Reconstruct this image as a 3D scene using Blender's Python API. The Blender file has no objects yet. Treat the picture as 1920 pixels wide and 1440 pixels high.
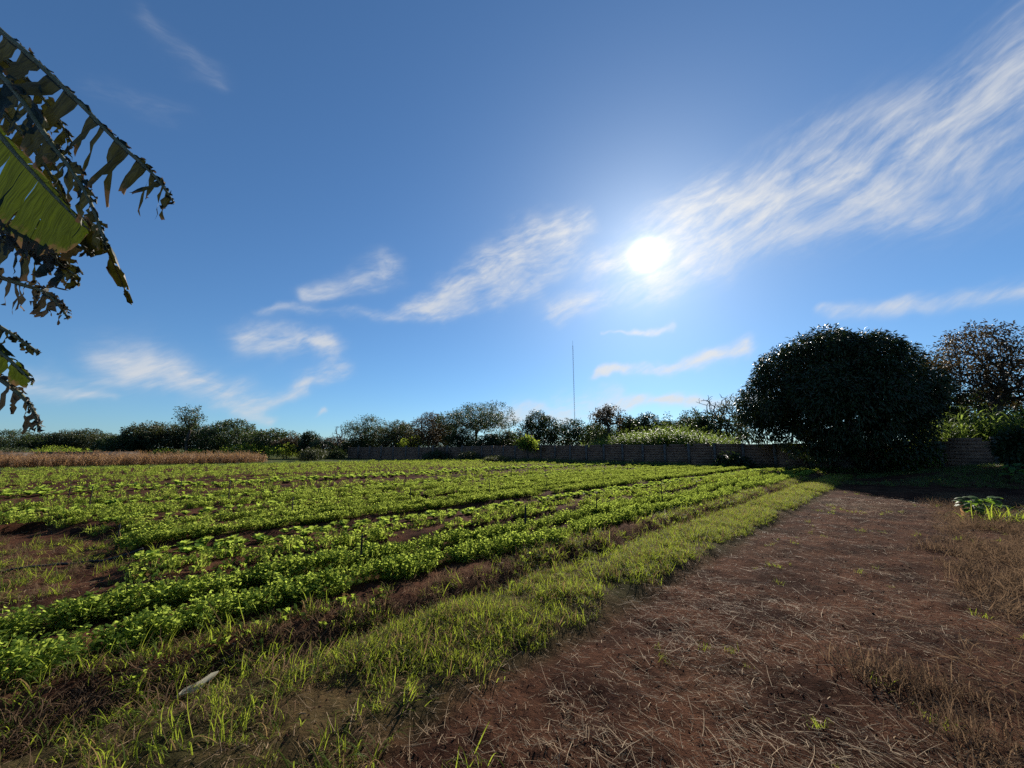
import bpy, bmesh, math, random
import numpy as np
from mathutils import Vector, Matrix

# ------------------------------------------------------------------ camera, sky, sun, exposure
scene = bpy.context.scene
CAM_H = 1.6
FOC = 730.0                                   # focal length in pixels of a 1920 wide frame
PITCH = math.atan((842 - 720) / FOC)
cam_d = bpy.data.cameras.new('camera')
cam_d.sensor_width = 36.0
cam_d.lens = FOC / 1920 * 36.0
cam_d.clip_start = 0.05
cam_d.clip_end = 6000
cam = bpy.data.objects.new('camera', cam_d)
cam.location = (0, 0, CAM_H)
cam.rotation_euler = (math.pi / 2 + PITCH, 0, 0)
scene.collection.objects.link(cam)
scene.camera = cam

SUN_AZ, SUN_EL = 0.355, math.atan(0.495)      # to the right of straight ahead, above the horizon
SUN_DIR = Vector((math.sin(SUN_AZ) * math.cos(SUN_EL), math.cos(SUN_AZ) * math.cos(SUN_EL), math.sin(SUN_EL)))
sun_d = bpy.data.lights.new('sun', 'SUN')
sun_d.energy = 5.0
sun_d.angle = math.radians(0.55)
sun_d.color = (1.0, 0.93, 0.82)
sun = bpy.data.objects.new('sun', sun_d)
sun.rotation_euler = (-SUN_DIR).to_track_quat('-Z', 'Y').to_euler()
scene.collection.objects.link(sun)

SKY_STRENGTH = 0.072
SKY_GAIN = (0.64, 0.85, 0.93)
scene.view_settings.view_transform = 'Standard'
scene.view_settings.look = 'None'
scene.view_settings.gamma = 1.0
scene.view_settings.use_curve_mapping = False
scene.view_settings.exposure = 0.85
scene.cycles.max_bounces = 5
scene.cycles.diffuse_bounces = 2
scene.cycles.transmission_bounces = 4
scene.cycles.transparent_max_bounces = 8
scene.cycles.use_adaptive_sampling = True
scene.cycles.adaptive_threshold = 0.015
scene.cycles.use_denoising = False
scene.cycles.caustics_reflective = False
scene.cycles.caustics_refractive = False


class NT:
    """small node-building helper"""
    def __init__(self, nt):
        self.t = nt
        self.n = nt.nodes
        self.l = nt.links

    def node(self, typ, **kw):
        nd = self.n.new(typ)
        for k, v in kw.items():
            setattr(nd, k, v)
        return nd

    def put(self, sock, v):
        if hasattr(v, 'is_output') or isinstance(v, bpy.types.NodeSocket):
            self.l.new(v, sock)
        else:
            sock.default_value = v

    def m(self, op, a, b=None, c=None, clamp=False):
        nd = self.node('ShaderNodeMath', operation=op, use_clamp=clamp)
        self.put(nd.inputs[0], a)
        if b is not None:
            self.put(nd.inputs[1], b)
        if c is not None:
            self.put(nd.inputs[2], c)
        return nd.outputs[0]

    def v(self, op, a, b=None, scale=None):
        nd = self.node('ShaderNodeVectorMath', operation=op)
        self.put(nd.inputs[0], a)
        if b is not None:
            self.put(nd.inputs[1], b)
        if scale is not None:
            self.put(nd.inputs['Scale'], scale)
        return nd.outputs['Value'] if op in ('DOT_PRODUCT', 'LENGTH', 'DISTANCE') else nd.outputs['Vector']

    def mix(self, f, a, b, mode='MIX'):
        nd = self.node('ShaderNodeMix', data_type='RGBA', blend_type=mode)
        self.put(nd.inputs[0], f)
        self.put(nd.inputs[6], a)
        self.put(nd.inputs[7], b)
        return nd.outputs[2]

    def noise(self, vec, scale, detail=4, rough=0.55, dist=0.0):
        nd = self.node('ShaderNodeTexNoise')
        if vec is not None:
            self.put(nd.inputs['Vector'], vec)
        nd.inputs['Scale'].default_value = scale
        nd.inputs['Detail'].default_value = detail
        nd.inputs['Roughness'].default_value = rough
        nd.inputs['Distortion'].default_value = dist
        return nd

    def ss(self, x, lo, hi, to0=0.0, to1=1.0):
        nd = self.node('ShaderNodeMapRange', interpolation_type='SMOOTHSTEP')
        self.put(nd.inputs[0], x)
        nd.inputs[1].default_value = lo
        nd.inputs[2].default_value = hi
        nd.inputs[3].default_value = to0
        nd.inputs[4].default_value = to1
        return nd.outputs[0]


def build_world():
    w = bpy.data.worlds.new('World')
    scene.world = w
    w.use_nodes = True
    w.node_tree.nodes.clear()
    T = NT(w.node_tree)
    sky = T.node('ShaderNodeTexSky', sky_type='NISHITA')
    sky.sun_disc = False
    sky.sun_elevation = SUN_EL
    sky.sun_rotation = SUN_AZ
    sky.altitude = 600
    sky.air_density = 1.0
    sky.dust_density = 0.30
    sky.ozone_density = 4.0
    d = T.node('ShaderNodeTexCoord').outputs['Generated']
    sep = T.node('ShaderNodeSeparateXYZ')
    T.put(sep.inputs[0], d)
    x, y, z = sep.outputs
    az = T.m('ARCTAN2', x, y)
    te = T.m('DIVIDE', z, T.m('SQRT', T.m('ADD', T.m('MULTIPLY', x, x), T.m('MULTIPLY', y, y))))
    te = T.m('MINIMUM', te, 4.0)
    comb = T.node('ShaderNodeCombineXYZ')
    T.put(comb.inputs[0], az)
    T.put(comb.inputs[1], te)
    s0 = comb.outputs[0]
    # angle to the sun
    cosa = T.v('DOT_PRODUCT', d, tuple(SUN_DIR))
    th = T.m('MULTIPLY', T.m('ARCCOSINE', T.m('MINIMUM', cosa, 1.0)), 180 / math.pi)
    # drifting warp so the wisps have ragged outlines
    w1 = T.noise(s0, 5.0, 3).outputs['Color']
    w2 = T.noise(s0, 19.0, 3).outputs['Color']
    sf = T.v('ADD', s0, T.v('SCALE', T.v('SUBTRACT', T.noise(s0, 3.5, 2).outputs['Color'], (.5, .5, .5)), scale=0.10))
    s1 = T.v('ADD', s0, T.v('SCALE', T.v('SUBTRACT', w1, (.5, .5, .5)), scale=0.13))
    s1 = T.v('ADD', s1, T.v('SCALE', T.v('SUBTRACT', w2, (.5, .5, .5)), scale=0.022))
    sp1 = T.node('ShaderNodeSeparateXYZ')
    T.put(sp1.inputs[0], s1)
    cb = T.node('ShaderNodeCombineXYZ')
    T.put(cb.inputs[0], sp1.outputs[0])
    T.put(cb.inputs[1], sp1.outputs[1])
    s1 = cb.outputs[0]
    # wisps of cirrus: azimuth, tangent of elevation at both ends, half-width at both ends, density
    wisps = [
        (0.25, 0.49, 0.50, 0.545, .05, .11, 1.0), (0.50, 0.545, 0.75, 0.565, .11, .10, 1.0), (0.75, 0.555, 1.25, 0.56, .10, .16, 1.0),
        (0.86, 0.62, 1.06, 0.66, .03, .07, .5), (0.55, 0.47, 0.90, 0.43, .06, .02, .5),
        (0.10, 0.37, 0.45, 0.44, .03, .05, .8),
        (-0.27, 0.35, 0.03, 0.57, .03, .055, .85), (0.0, 0.56, 0.20, 0.63, .06, .035, .85), (-0.15, 0.44, 0.15, 0.53, .03, .06, .75),
        (-0.22, .36, 0.05, .43, .03, .04, .65), (-0.49, 0.35, -0.33, 0.47, .025, .045, .75), (-0.58, 0.30, -0.20, 0.345, .010, .022, .65),
        (-0.60, 0.245, -0.45, 0.235, .035, .03, 1.15), (-0.78, 0.155, -0.60, 0.12, .050, .030, 1.2), (-0.58, 0.12, -0.42, 0.195, .014, .022, 1.15),
        (-0.89, 0.12, -0.80, 0.082, .020, .008, .9), (-0.86, 0.125, -0.72, 0.105, .006, .012, .6), (-.62, .105, -.55, .085, .018, .012, .65),
        (-0.83, 0.87, -0.75, 0.83, .03, .03, .28), (-0.87, 0.68, -0.78, 0.70, .03, .03, .24),
        (0.70, 0.26, 1.15, 0.245, .012, .036, .85), (0.22, 0.183, 0.55, 0.213, .010, .020, 1.2), (0.02, 0.095, 0.58, 0.125, .018, .016, 1.4),
        (-0.04, 0.085, 0.24, 0.115, .03, .03, 1.3), (0.22, 0.29, 0.42, 0.30, .005, .009, .8), (-0.446, 0.088, -0.439, 0.088, .009, .009, .8),
        # the same weather goes on behind the camera
        (1.5, .5, 2.1, .42, .08, .05, .7), (2.3, .3, 2.9, .45, .04, .07, .7), (-2.0, .3, -1.4, .2, .03, .05, .7),
    ]
    g = bpy.data.node_groups.new('wisp', 'ShaderNodeTree')
    for nm, ty in (('S', 'NodeSocketVector'), ('A', 'NodeSocketVector'), ('B', 'NodeSocketVector'), ('W0', 'NodeSocketFloat'), ('W1', 'NodeSocketFloat'), ('K', 'NodeSocketFloat')):
        g.interface.new_socket(nm, in_out='INPUT', socket_type=ty)
    g.interface.new_socket('M', in_out='OUTPUT', socket_type='NodeSocketFloat')
    G = NT(g)
    gi, go = G.node('NodeGroupInput'), G.node('NodeGroupOutput')
    pa = G.v('SUBTRACT', gi.outputs[0], gi.outputs[1])
    ba = G.v('SUBTRACT', gi.outputs[2], gi.outputs[1])
    h = G.m('DIVIDE', G.v('DOT_PRODUCT', pa, ba), G.v('DOT_PRODUCT', ba, ba), clamp=True)
    dist = G.v('LENGTH', G.v('SUBTRACT', pa, G.v('SCALE', ba, scale=h)))
    wd = G.m('ADD', gi.outputs[3], G.m('MULTIPLY', h, G.m('SUBTRACT', gi.outputs[4], gi.outputs[3])))
    q = G.m('DIVIDE', dist, wd)
    mk = G.m('POWER', 2.718, G.m('MULTIPLY', G.m('MULTIPLY', q, q), -1.0))
    G.put(go.inputs[0], G.m('MULTIPLY', mk, gi.outputs[5]))
    total = None
    for a0, t0, a1, t1, wa, wb, k in wisps:
        nd = T.node('ShaderNodeGroup')
        nd.node_tree = g
        T.put(nd.inputs[0], s1)
        nd.inputs[1].default_value = (a0, t0, 0)
        nd.inputs[2].default_value = (a1, t1, 0)
        nd.inputs[3].default_value = wa
        nd.inputs[4].default_value = wb
        nd.inputs[5].default_value = k
        o = nd.outputs[0]
        total = o if total is None else T.m('SUBTRACT', T.m('ADD', total, o), T.m('MULTIPLY', total, o))
    # fibres: noise drawn out along the wind
    mp = T.node('ShaderNodeMapping', vector_type='TEXTURE')
    T.put(mp.inputs['Vector'], sf)
    mp.inputs['Rotation'].default_value = (0, 0, math.radians(14))
    mp.inputs['Scale'].default_value = (0.42, 0.095, 1)
    fb = T.noise(mp.outputs[0], 1.6, 5, 0.55, 0.25).outputs['Fac']
    mp2 = T.node('ShaderNodeMapping', vector_type='TEXTURE')
    T.put(mp2.inputs['Vector'], sf)
    mp2.inputs['Rotation'].default_value = (0, 0, math.radians(30))
    mp2.inputs['Scale'].default_value = (0.20, 0.06, 1)
    fb2 = T.noise(mp2.outputs[0], 2.2, 6, 0.62, 0.35).outputs['Fac']
    mp3 = T.node('ShaderNodeMapping', vector_type='TEXTURE')
    T.put(mp3.inputs['Vector'], s1)
    mp3.inputs['Rotation'].default_value = (0, 0, math.radians(22))
    mp3.inputs['Scale'].default_value = (0.10, 0.022, 1)
    fb3 = T.noise(mp3.outputs[0], 2.0, 4, 0.6, 0.2).outputs['Fac']
    puff = T.noise(s1, 9.0, 4, .55).outputs['Fac']
    fibre = T.m('ADD', T.m('MULTIPLY', T.ss(fb, .22, .78), 0.42), T.m('MULTIPLY', T.ss(fb2, .25, .75), 0.34))
    fibre = T.m('ADD', fibre, T.m('ADD', T.m('MULTIPLY', T.ss(fb3, .25, .75), 0.15), T.m('MULTIPLY', T.ss(puff, .28, .72), 0.36)))
    alpha = T.ss(T.m('MULTIPLY', T.m('POWER', total, 0.8), T.m('POWER', fibre, 1.25)), 0.0, 1.12)
    # colour of the clouds: white, brighter towards the sun that lights them from behind
    near = T.m('POWER', 2.718, T.m('MULTIPLY', th, -1 / 16.0))
    cl_v = T.m('ADD', 0.385, T.m('MULTIPLY', near, 0.11))
    cl_c = T.mix(near, (0.94, 0.985, 1.05, 1), (1.0, 0.965, 0.90, 1))
    cl = T.v('SCALE', cl_c, scale=T.m('DIVIDE', cl_v, SKY_STRENGTH))
    base = T.mix(1.0, sky.outputs[0], SKY_GAIN + (1,), 'MULTIPLY')
    hs = T.node('ShaderNodeHueSaturation')
    hs.inputs['Saturation'].default_value = 1.0
    gm = T.node('ShaderNodeGamma')
    T.put(gm.inputs['Color'], base)
    gm.inputs['Gamma'].default_value = 0.86
    T.put(hs.inputs['Color'], T.mix(1.0, gm.outputs[0], (.88, 1.02, 1.19, 1), 'MULTIPLY'))
    col = T.mix(T.m('MULTIPLY', alpha, 0.90), hs.outputs[0], cl)
    # the sun behind thin cirrus: blinding core and its aureole
    q = T.m('DIVIDE', th, 1.6)
    core = T.m('POWER', 2.718, T.m('MULTIPLY', T.m('POWER', q, 2.6), -1.0))
    aur = T.m('POWER', 2.718, T.m('MULTIPLY', th, -1 / 8.0))
    glow = T.m('ADD', T.m('MULTIPLY', core, 1.2), T.m('MULTIPLY', aur, 0.24))
    gc = T.v('SCALE', (1.0, 0.93, 0.78), scale=T.m('DIVIDE', glow, SKY_STRENGTH))
    col = T.v('ADD', col, gc)
    bg = T.node('ShaderNodeBackground')
    T.put(bg.inputs['Color'], col)
    bg.inputs['Strength'].default_value = SKY_STRENGTH
    out = T.node('ShaderNodeOutputWorld')
    T.put(out.inputs['Surface'], bg.outputs[0])
    w.cycles.sampling_method = 'NONE'


build_world()

# ------------------------------------------------------------------ helpers
rng = np.random.default_rng(11)
random.seed(5)
COL = scene.collection
R2 = math.sqrt(0.5)
CP, SP = math.cos(PITCH), math.sin(PITCH)


def at(x, y, fwd):
    """point at distance fwd ahead seen through pixel x, y of the 1920x1440 photograph"""
    a, b = (x - 960) / FOC, (720 - y) / FOC
    f, u = CP - b * SP, b * CP + SP
    t = fwd / f
    return Vector((a * t, fwd, CAM_H + u * t))


def uv2xy(u, v):
    return (u - v) * R2, (u + v) * R2


_tab = np.random.default_rng(3).random((256, 256))


def vnoise(x, y, s=0):
    x = np.asarray(x, float) + s * 17.3
    y = np.asarray(y, float) + s * 5.7
    i, j = np.floor(x).astype(int), np.floor(y).astype(int)
    fx, fy = x - i, y - j
    fx, fy = fx * fx * (3 - 2 * fx), fy * fy * (3 - 2 * fy)
    a, b = _tab[i & 255, j & 255], _tab[(i + 1) & 255, j & 255]
    c, d = _tab[i & 255, (j + 1) & 255], _tab[(i + 1) & 255, (j + 1) & 255]
    return (a * (1 - fx) + b * fx) * (1 - fy) + (c * (1 - fx) + d * fx) * fy


def fbm(x, y, o=4, s=0):
    t, amp, n = 0, 0.5, 0
    for k in range(o):
        t = t + amp * vnoise(x * 2 ** k, y * 2 ** k, s + k)
        n += amp
        amp *= 0.55
    return t / n


def sstep(x, a, b):
    t = np.clip((x - a) / (b - a), 0, 1)
    return t * t * (3 - 2 * t)


BEDS = [(3.75, 5.7), (6.0, 7.75), (8.25, 10.3), (10.7, 12.6), (13.0, 15.5), (16.1, 18.6), (19.1, 21.9), (22.5, 25.0), (25.6, 28.4), (29.0, 32.0), (32.6, 35.6), (36.2, 39.2), (39.8, 42.8)]


def bed_start(v):
    """where the beds begin along the rows: the headland of bare soil lies before it"""
    return np.interp(v, [0, 5.8, 5.95, 10.2, 12.4, 12.8, 16], [-20, -20, 0.35, 0.25, -0.9, -20, -20])


def height(x, y, fine=True):
    x = np.asarray(x, float)
    y = np.asarray(y, float)
    u, v = (x + y) * R2, (y - x) * R2
    wob = (fbm(u * .35, v * .35, 2, 4) - .5) * .35
    vv = v + wob * .6
    z = np.zeros_like(u)
    bs = bed_start(v)
    inside = sstep(u, bs - .25, bs + .3) * (1 - sstep(u, 32.5, 34))
    for a, b in BEDS:
        z = np.maximum(z, 0.17 * sstep(vv, a - .22, a + .08) * (1 - sstep(vv, b - .08, b + .22)))
    z = z * inside
    z = np.maximum(z, 0.085 * sstep(vv, 2.15, 2.5) * (1 - sstep(vv, 3.2, 3.5)) * (.6 + .8 * fbm(u * .8, v * .8, 2, 9)))
    # bank at the foot of the wall on the right
    z = z + 0.75 * sstep(u, 22, 30) * (1 - sstep(v, -4.0, 2.5))
    z = z + (fbm(x * .18, y * .18, 3, 1) - .5) * .10 * sstep(np.hypot(x, y), 1, 8)
    r = np.hypot(x, y)
    z = z + 14 * sstep(r, 300, 1600) * (fbm(x * .002, y * .002, 2, 8) - .3)
    if fine:
        z = z + (fbm(x * 3.1, y * 3.1, 4, 2) - .5) * .085 * (1 - sstep(r, 20, 60))
        z = z + (np.abs(fbm(x * 9, y * 9, 3, 5) - .5)) * .06 * (1 - sstep(r, 8, 22))
    return z


def H1(x, y):
    return float(height(np.array([x]), np.array([y]))[0])


def mk(name, verts, faces, mats=None, parent=None, smooth=False, link=True, mat_idx=None):
    """mesh object from arrays; faces is an (n,3|4) array or a list of tuples"""
    me = bpy.data.meshes.new(name)
    verts = np.asarray(verts, dtype=np.float32)
    if isinstance(faces, list) and faces and len({len(f) for f in faces}) > 1:
        me.from_pydata([tuple(map(float, v)) for v in verts], [], faces)
    else:
        faces = np.asarray(faces, dtype=np.int32)
        k = faces.shape[1]
        me.vertices.add(len(verts))
        me.vertices.foreach_set('co', verts.ravel())
        me.loops.add(faces.size)
        me.loops.foreach_set('vertex_index', faces.ravel())
        me.polygons.add(len(faces))
        me.polygons.foreach_set('loop_start', np.arange(0, faces.size, k, dtype=np.int32))
        me.update(calc_edges=True)
        me.validate()
    for m in (mats if isinstance(mats, (list, tuple)) else [mats] if mats else []):
        me.materials.append(m)
    if mat_idx is not None:
        me.polygons.foreach_set('material_index', np.asarray(mat_idx, dtype=np.int32))
    if smooth:
        me.polygons.foreach_set('use_smooth', np.ones(len(me.polygons), dtype=bool))
    o = bpy.data.objects.new(name, me)
    if link:
        COL.objects.link(o)
    if parent:
        o.parent = parent
    return o


class MB:
    """collects pieces into one mesh"""
    def __init__(self):
        self.v, self.f, self.mi, self.n = [], [], [], 0

    def add(self, vs, fs, mi=0):
        self.v.extend(vs)
        self.f.extend([tuple(i + self.n for i in f) for f in fs])
        self.mi.extend([mi] * len(fs))
        self.n += len(vs)

    def box(self, c, s, rot=None, mi=0):
        cx, cy, cz = c
        sx, sy, sz = s[0] / 2, s[1] / 2, s[2] / 2
        vs = [Vector((i * sx, j * sy, k * sz)) for i in (-1, 1) for j in (-1, 1) for k in (-1, 1)]
        if rot is not None:
            vs = [rot @ p for p in vs]
        vs = [p + Vector(c) for p in vs]
        self.add(vs, [(0, 1, 3, 2), (4, 6, 7, 5), (0, 4, 5, 1), (2, 3, 7, 6), (0, 2, 6, 4), (1, 5, 7, 3)], mi)

    def tube(self, pts, rad, sides=5, mi=0, cap=True):
        pts = [Vector(p) for p in pts]
        vs, fs = [], []
        up = Vector((0.13, 0.21, 1)).normalized()
        for i, p in enumerate(pts):
            d = (pts[min(i + 1, len(pts) - 1)] - pts[max(i - 1, 0)])
            d = d.normalized() if d.length > 1e-9 else Vector((0, 0, 1))
            a = d.cross(up)
            if a.length < .05:
                a = d.cross(Vector((1, 0, 0)))
            a.normalize()
            b = d.cross(a)
            r = rad[i] if hasattr(rad, '__len__') else rad
            for k in range(sides):
                t = 2 * math.pi * k / sides
                vs.append(p + (a * math.cos(t) + b * math.sin(t)) * r)
        for i in range(len(pts) - 1):
            for k in range(sides):
                k2 = (k + 1) % sides
                fs.append((i * sides + k, i * sides + k2, (i + 1) * sides + k2, (i + 1) * sides + k))
        if cap:
            fs.append(tuple(range(sides - 1, -1, -1)))
            fs.append(tuple((len(pts) - 1) * sides + k for k in range(sides)))
        self.add(vs, fs, mi)

    def strip(self, pts, side, w, mi=0, fold=0.0):
        """ribbon along pts, half-width list w, side vector(s); fold lifts the edges into a V"""
        vs, fs = [], []
        n = len(pts)
        for i, p in enumerate(pts):
            sd = side[i] if isinstance(side, list) else side
            d = Vector(pts[min(i + 1, n - 1)]) - Vector(pts[max(i - 1, 0)])
            nrm = sd.cross(d)
            if nrm.length > 1e-9:
                nrm.normalize()
            e = sd * w[i]
            if fold:
                vs += [Vector(p) - e + nrm * fold * w[i], Vector(p), Vector(p) + e + nrm * fold * w[i]]
            else:
                vs += [Vector(p) - e, Vector(p) + e]
        k = 3 if fold else 2
        for i in range(n - 1):
            for j in range(k - 1):
                fs.append((i * k + j, i * k + j + 1, (i + 1) * k + j + 1, (i + 1) * k + j))
        self.add(vs, fs, mi)

    def build(self, name, mats, parent=None, smooth=False, link=True):
        return mk(name, [tuple(v) for v in self.v], self.f if len({len(f) for f in self.f}) > 1 else np.array(self.f), mats, parent, smooth, link, self.mi)


def tag(o, label=None, cat=None, group=None, kind=None):
    if label:
        o['label'] = label
    if cat:
        o['category'] = cat
    if group:
        o['group'] = group
    if kind:
        o['kind'] = kind
    return o


def empty(name, loc, rz=0):
    o = bpy.data.objects.new(name, None)
    o.empty_display_size = .2
    o.location = loc
    o.rotation_euler = (0, 0, rz)
    COL.objects.link(o)
    return o


# ------------------------------------------------------------------ materials
def new_mat(name):
    m = bpy.data.materials.new(name)
    m.use_nodes = True
    m.node_tree.nodes.clear()
    T = NT(m.node_tree)
    out = T.node('ShaderNodeOutputMaterial')
    return m, T, out


def leaf_mat(name, c1, c2, trans, t_mix=0.45, rough=0.45, spec=0.5, vein=None, dry=None):
    """leaf that lets light through: two tones varied per leaf and per plant, brighter transmitted colour"""
    m, T, out = new_mat(name)
    r1 = T.node('ShaderNodeNewGeometry').outputs['Random Per Island']
    r2 = T.node('ShaderNodeObjectInfo').outputs['Random']
    f = T.m('ADD', T.m('MULTIPLY', r1, .6), T.m('MULTIPLY', r2, .4))
    pos = T.node('ShaderNodeTexCoord').outputs['Object']
    nz = T.noise(pos, 9, 3).outputs['Fac']
    f = T.m('ADD', T.m('MULTIPLY', f, .75), T.m('MULTIPLY', nz, .25))
    col = T.mix(f, c1 + (1,), c2 + (1,))
    tr = T.mix(f, tuple(x * .75 for x in trans) + (1,), tuple(min(1, x * 1.2) for x in trans) + (1,))
    if dry:
        dm = T.ss(T.m('FRACT', T.m('MULTIPLY', r1, 7.31)), 1 - dry[1], 1 - dry[1] + .06)
        col = T.mix(dm, col, dry[0] + (1,))
        tr = T.mix(dm, tr, dry[0] + (1,))
    p = T.node('ShaderNodeBsdfPrincipled')
    T.put(p.inputs['Base Color'], col)
    p.inputs['Roughness'].default_value = rough
    p.inputs['Specular IOR Level'].default_value = spec
    t = T.node('ShaderNodeBsdfTranslucent')
    T.put(t.inputs['Color'], tr)
    mx = T.node('ShaderNodeMixShader')
    mx.inputs[0].default_value = t_mix
    T.put(mx.inputs[1], p.outputs[0])
    T.put(mx.inputs[2], t.outputs[0])
    T.put(out.inputs['Surface'], mx.outputs[0])
    return m


def rough_mat(name, c1, c2, scale=6, rough=0.85, bump=0.3, c3=None, spec=0.25, stretch=None, bscale=None):
    m, T, out = new_mat(name)
    pos = T.node('ShaderNodeTexCoord').outputs['Object']
    if stretch:
        mp = T.node('ShaderNodeMapping')
        T.put(mp.inputs['Vector'], pos)
        mp.inputs['Scale'].default_value = stretch
        pos = mp.outputs[0]
    n = T.noise(pos, scale, 6, .6, .2).outputs['Fac']
    col = T.mix(T.ss(n, .3, .7), c1 + (1,), c2 + (1,))
    if c3:
        n2 = T.noise(pos, scale * .23, 4, .6).outputs['Fac']
        col = T.mix(T.ss(n2, .48, .7), col, c3 + (1,))
    p = T.node('ShaderNodeBsdfPrincipled')
    T.put(p.inputs['Base Color'], col)
    p.inputs['Roughness'].default_value = rough
    p.inputs['Specular IOR Level'].default_value = spec
    b = T.node('ShaderNodeBump')
    b.inputs['Strength'].default_value = bump
    b.inputs['Distance'].default_value = .05
    T.put(b.inputs['Height'], T.noise(pos, bscale or scale * 3, 6, .65).outputs['Fac'])
    T.put(p.inputs['Normal'], b.outputs[0])
    T.put(out.inputs['Surface'], p.outputs[0])
    return m


def ground_mat():
    m, T, out = new_mat('red_soil')
    pos = T.node('ShaderNodeTexCoord').outputs['Object']
    n1 = T.noise(pos, 1.3, 6, .6).outputs['Fac']
    n2 = T.noise(pos, 14, 6, .65).outputs['Fac']
    n3 = T.noise(pos, .35, 4, .6).outputs['Fac']
    c = T.mix(T.ss(n1, .36, .64), (.030, .013, .008, 1), (.092, .041, .023, 1))
    c = T.mix(T.ss(n2, .35, .75, 0, .6), c, (.020, .010, .008, 1))
    c = T.mix(T.ss(n3, .5, .75, 0, .5), c, (.085, .055, .030, 1))
    at_ = T.node('ShaderNodeAttribute', attribute_name='grassy')
    gn = T.noise(pos, .6, 5, .6).outputs['Fac']
    gcol = T.mix(T.ss(gn, .3, .7), (.035, .060, .016, 1), (.085, .080, .032, 1))
    c = T.mix(at_.outputs['Fac'], c, gcol)
    p = T.node('ShaderNodeBsdfPrincipled')
    T.put(p.inputs['Base Color'], c)
    p.inputs['Roughness'].default_value = 1.0
    p.inputs['Specular IOR Level'].default_value = .02
    b = T.node('ShaderNodeBump')
    b.inputs['Strength'].default_value = .9
    b.inputs['Distance'].default_value = .03
    hgt = T.m('ADD', T.m('MULTIPLY', T.noise(pos, 26, 8, .7).outputs['Fac'], 1.0), T.m('MULTIPLY', n2, .8))
    T.put(b.inputs['Height'], hgt)
    T.put(p.inputs['Normal'], b.outputs[0])
    T.put(out.inputs['Surface'], p.outputs[0])
    return m


M = {}
M['soil'] = ground_mat()
M['parsley'] = leaf_mat('parsley_leaf', (.055, .100, .022), (.105, .150, .034), (.44, .54, .08), .55, .4, .0)
M['cilantro'] = leaf_mat('cilantro_leaf', (.065, .110, .022), (.105, .150, .030), (.46, .55, .085), .55, .6, .0)
M['lettuce'] = leaf_mat('lettuce_leaf', (.060, .130, .018), (.110, .180, .028), (.38, .48, .07), .56, .5, .01)
M['weed'] = leaf_mat('weed_leaf', (.035, .075, .018), (.070, .110, .025), (.34, .44, .05), .54, .6, .0, dry=((.16, .10, .04), .14))
M['grass'] = leaf_mat('grass_blade', (.045, .085, .015), (.110, .130, .025), (.35, .42, .04), .48, .55, .03, dry=((.26, .17, .07), .28))
M['grass_far'] = leaf_mat('far_grass_blade', (.035, .070, .015), (.080, .095, .025), (.20, .28, .04), .4, .6, .3, dry=((.20, .15, .07), .2))
M['dry_grass'] = leaf_mat('dry_grass_blade', (.075, .046, .030), (.18, .12, .075), (.21, .135, .08), .38, .65, .0)
M['straw'] = leaf_mat('straw_stalk', (.10, .055, .028), (.50, .36, .21), (.30, .21, .11), .15, .6, .06, dry=((.07, .038, .025), .40))
M['corn_dry'] = leaf_mat('dry_corn_blade', (.17, .09, .045), (.33, .21, .11), (.42, .24, .10), .40, .6, .25)
M['cane'] = leaf_mat('cane_blade', (.045, .085, .022), (.095, .130, .040), (.30, .40, .07), .45, .5, .04)
M['mango'] = leaf_mat('mango_leaf', (.016, .030, .010), (.034, .050, .014), (.05, .07, .008), .14, .48, .35, dry=((.07, .045, .02), .10))
M['tree_dark'] = leaf_mat('dark_tree_leaf', (.013, .027, .008), (.027, .042, .012), (.055, .085, .012), .20, .5, .3)
M['tree_mid'] = leaf_mat('mid_tree_leaf', (.021, .036, .011), (.042, .055, .017), (.085, .12, .02), .24, .55, .3)
M['tree_olive'] = leaf_mat('olive_tree_leaf', (.029, .038, .013), (.054, .060, .023), (.10, .115, .025), .24, .6, .3)
M['tree_brown'] = leaf_mat('brown_tree_leaf', (.034, .028, .014), (.060, .043, .019), (.10, .065, .02), .24, .6, .3)
M['bark'] = rough_mat('bark', (.045, .032, .024), (.110, .085, .065), 9, .9, .8, stretch=(1, 1, .3))
M['bark_pale'] = rough_mat('pale_bark', (.10, .085, .07), (.19, .16, .13), 9, .9, .6, stretch=(1, 1, .3))
M['block'] = rough_mat('stained_block_wall', (.155, .080, .050), (.26, .145, .095), 2.4, .95, .8, c3=(.060, .038, .028), bscale=16)
M['concrete'] = rough_mat('weathered_concrete', (.085, .065, .055), (.17, .14, .12), 5, .95, .6, c3=(.045, .036, .032))
M['clod'] = rough_mat('soil_clod', (.045, .020, .013), (.105, .050, .034), 3, 1.0, .5, spec=.0)
M['stake'] = rough_mat('dark_stake_wood', (.018, .014, .012), (.045, .034, .027), 20, .8, .4)
M['pipe'] = rough_mat('black_pipe', (.012, .012, .012), (.03, .028, .026), 8, .45, .1)
M['mast'] = rough_mat('grey_steel', (.22, .23, .25), (.30, .31, .33), 3, .6, .1)
M['white'] = rough_mat('pale_plaster', (.45, .44, .42), (.62, .60, .57), 3, .9, .2)
M['tile'] = rough_mat('clay_roof', (.22, .13, .09), (.32, .20, .14), 6, .9, .4)
M['dark_pane'] = rough_mat('dark_window', (.02, .022, .025), (.03, .033, .036), 3, .2, .0)
M['pale_leaf'] = leaf_mat('bleached_leaf', (.50, .47, .34), (.68, .65, .50), (.75, .70, .52), .65, .6, .05)
M['broad'] = leaf_mat('broad_weed_leaf', (.035, .085, .022), (.065, .120, .030), (.24, .40, .04), .42, .5, .08)
M['stem'] = rough_mat('green_stem', (.05, .08, .025), (.09, .11, .04), 12, .7, .2)
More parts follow.
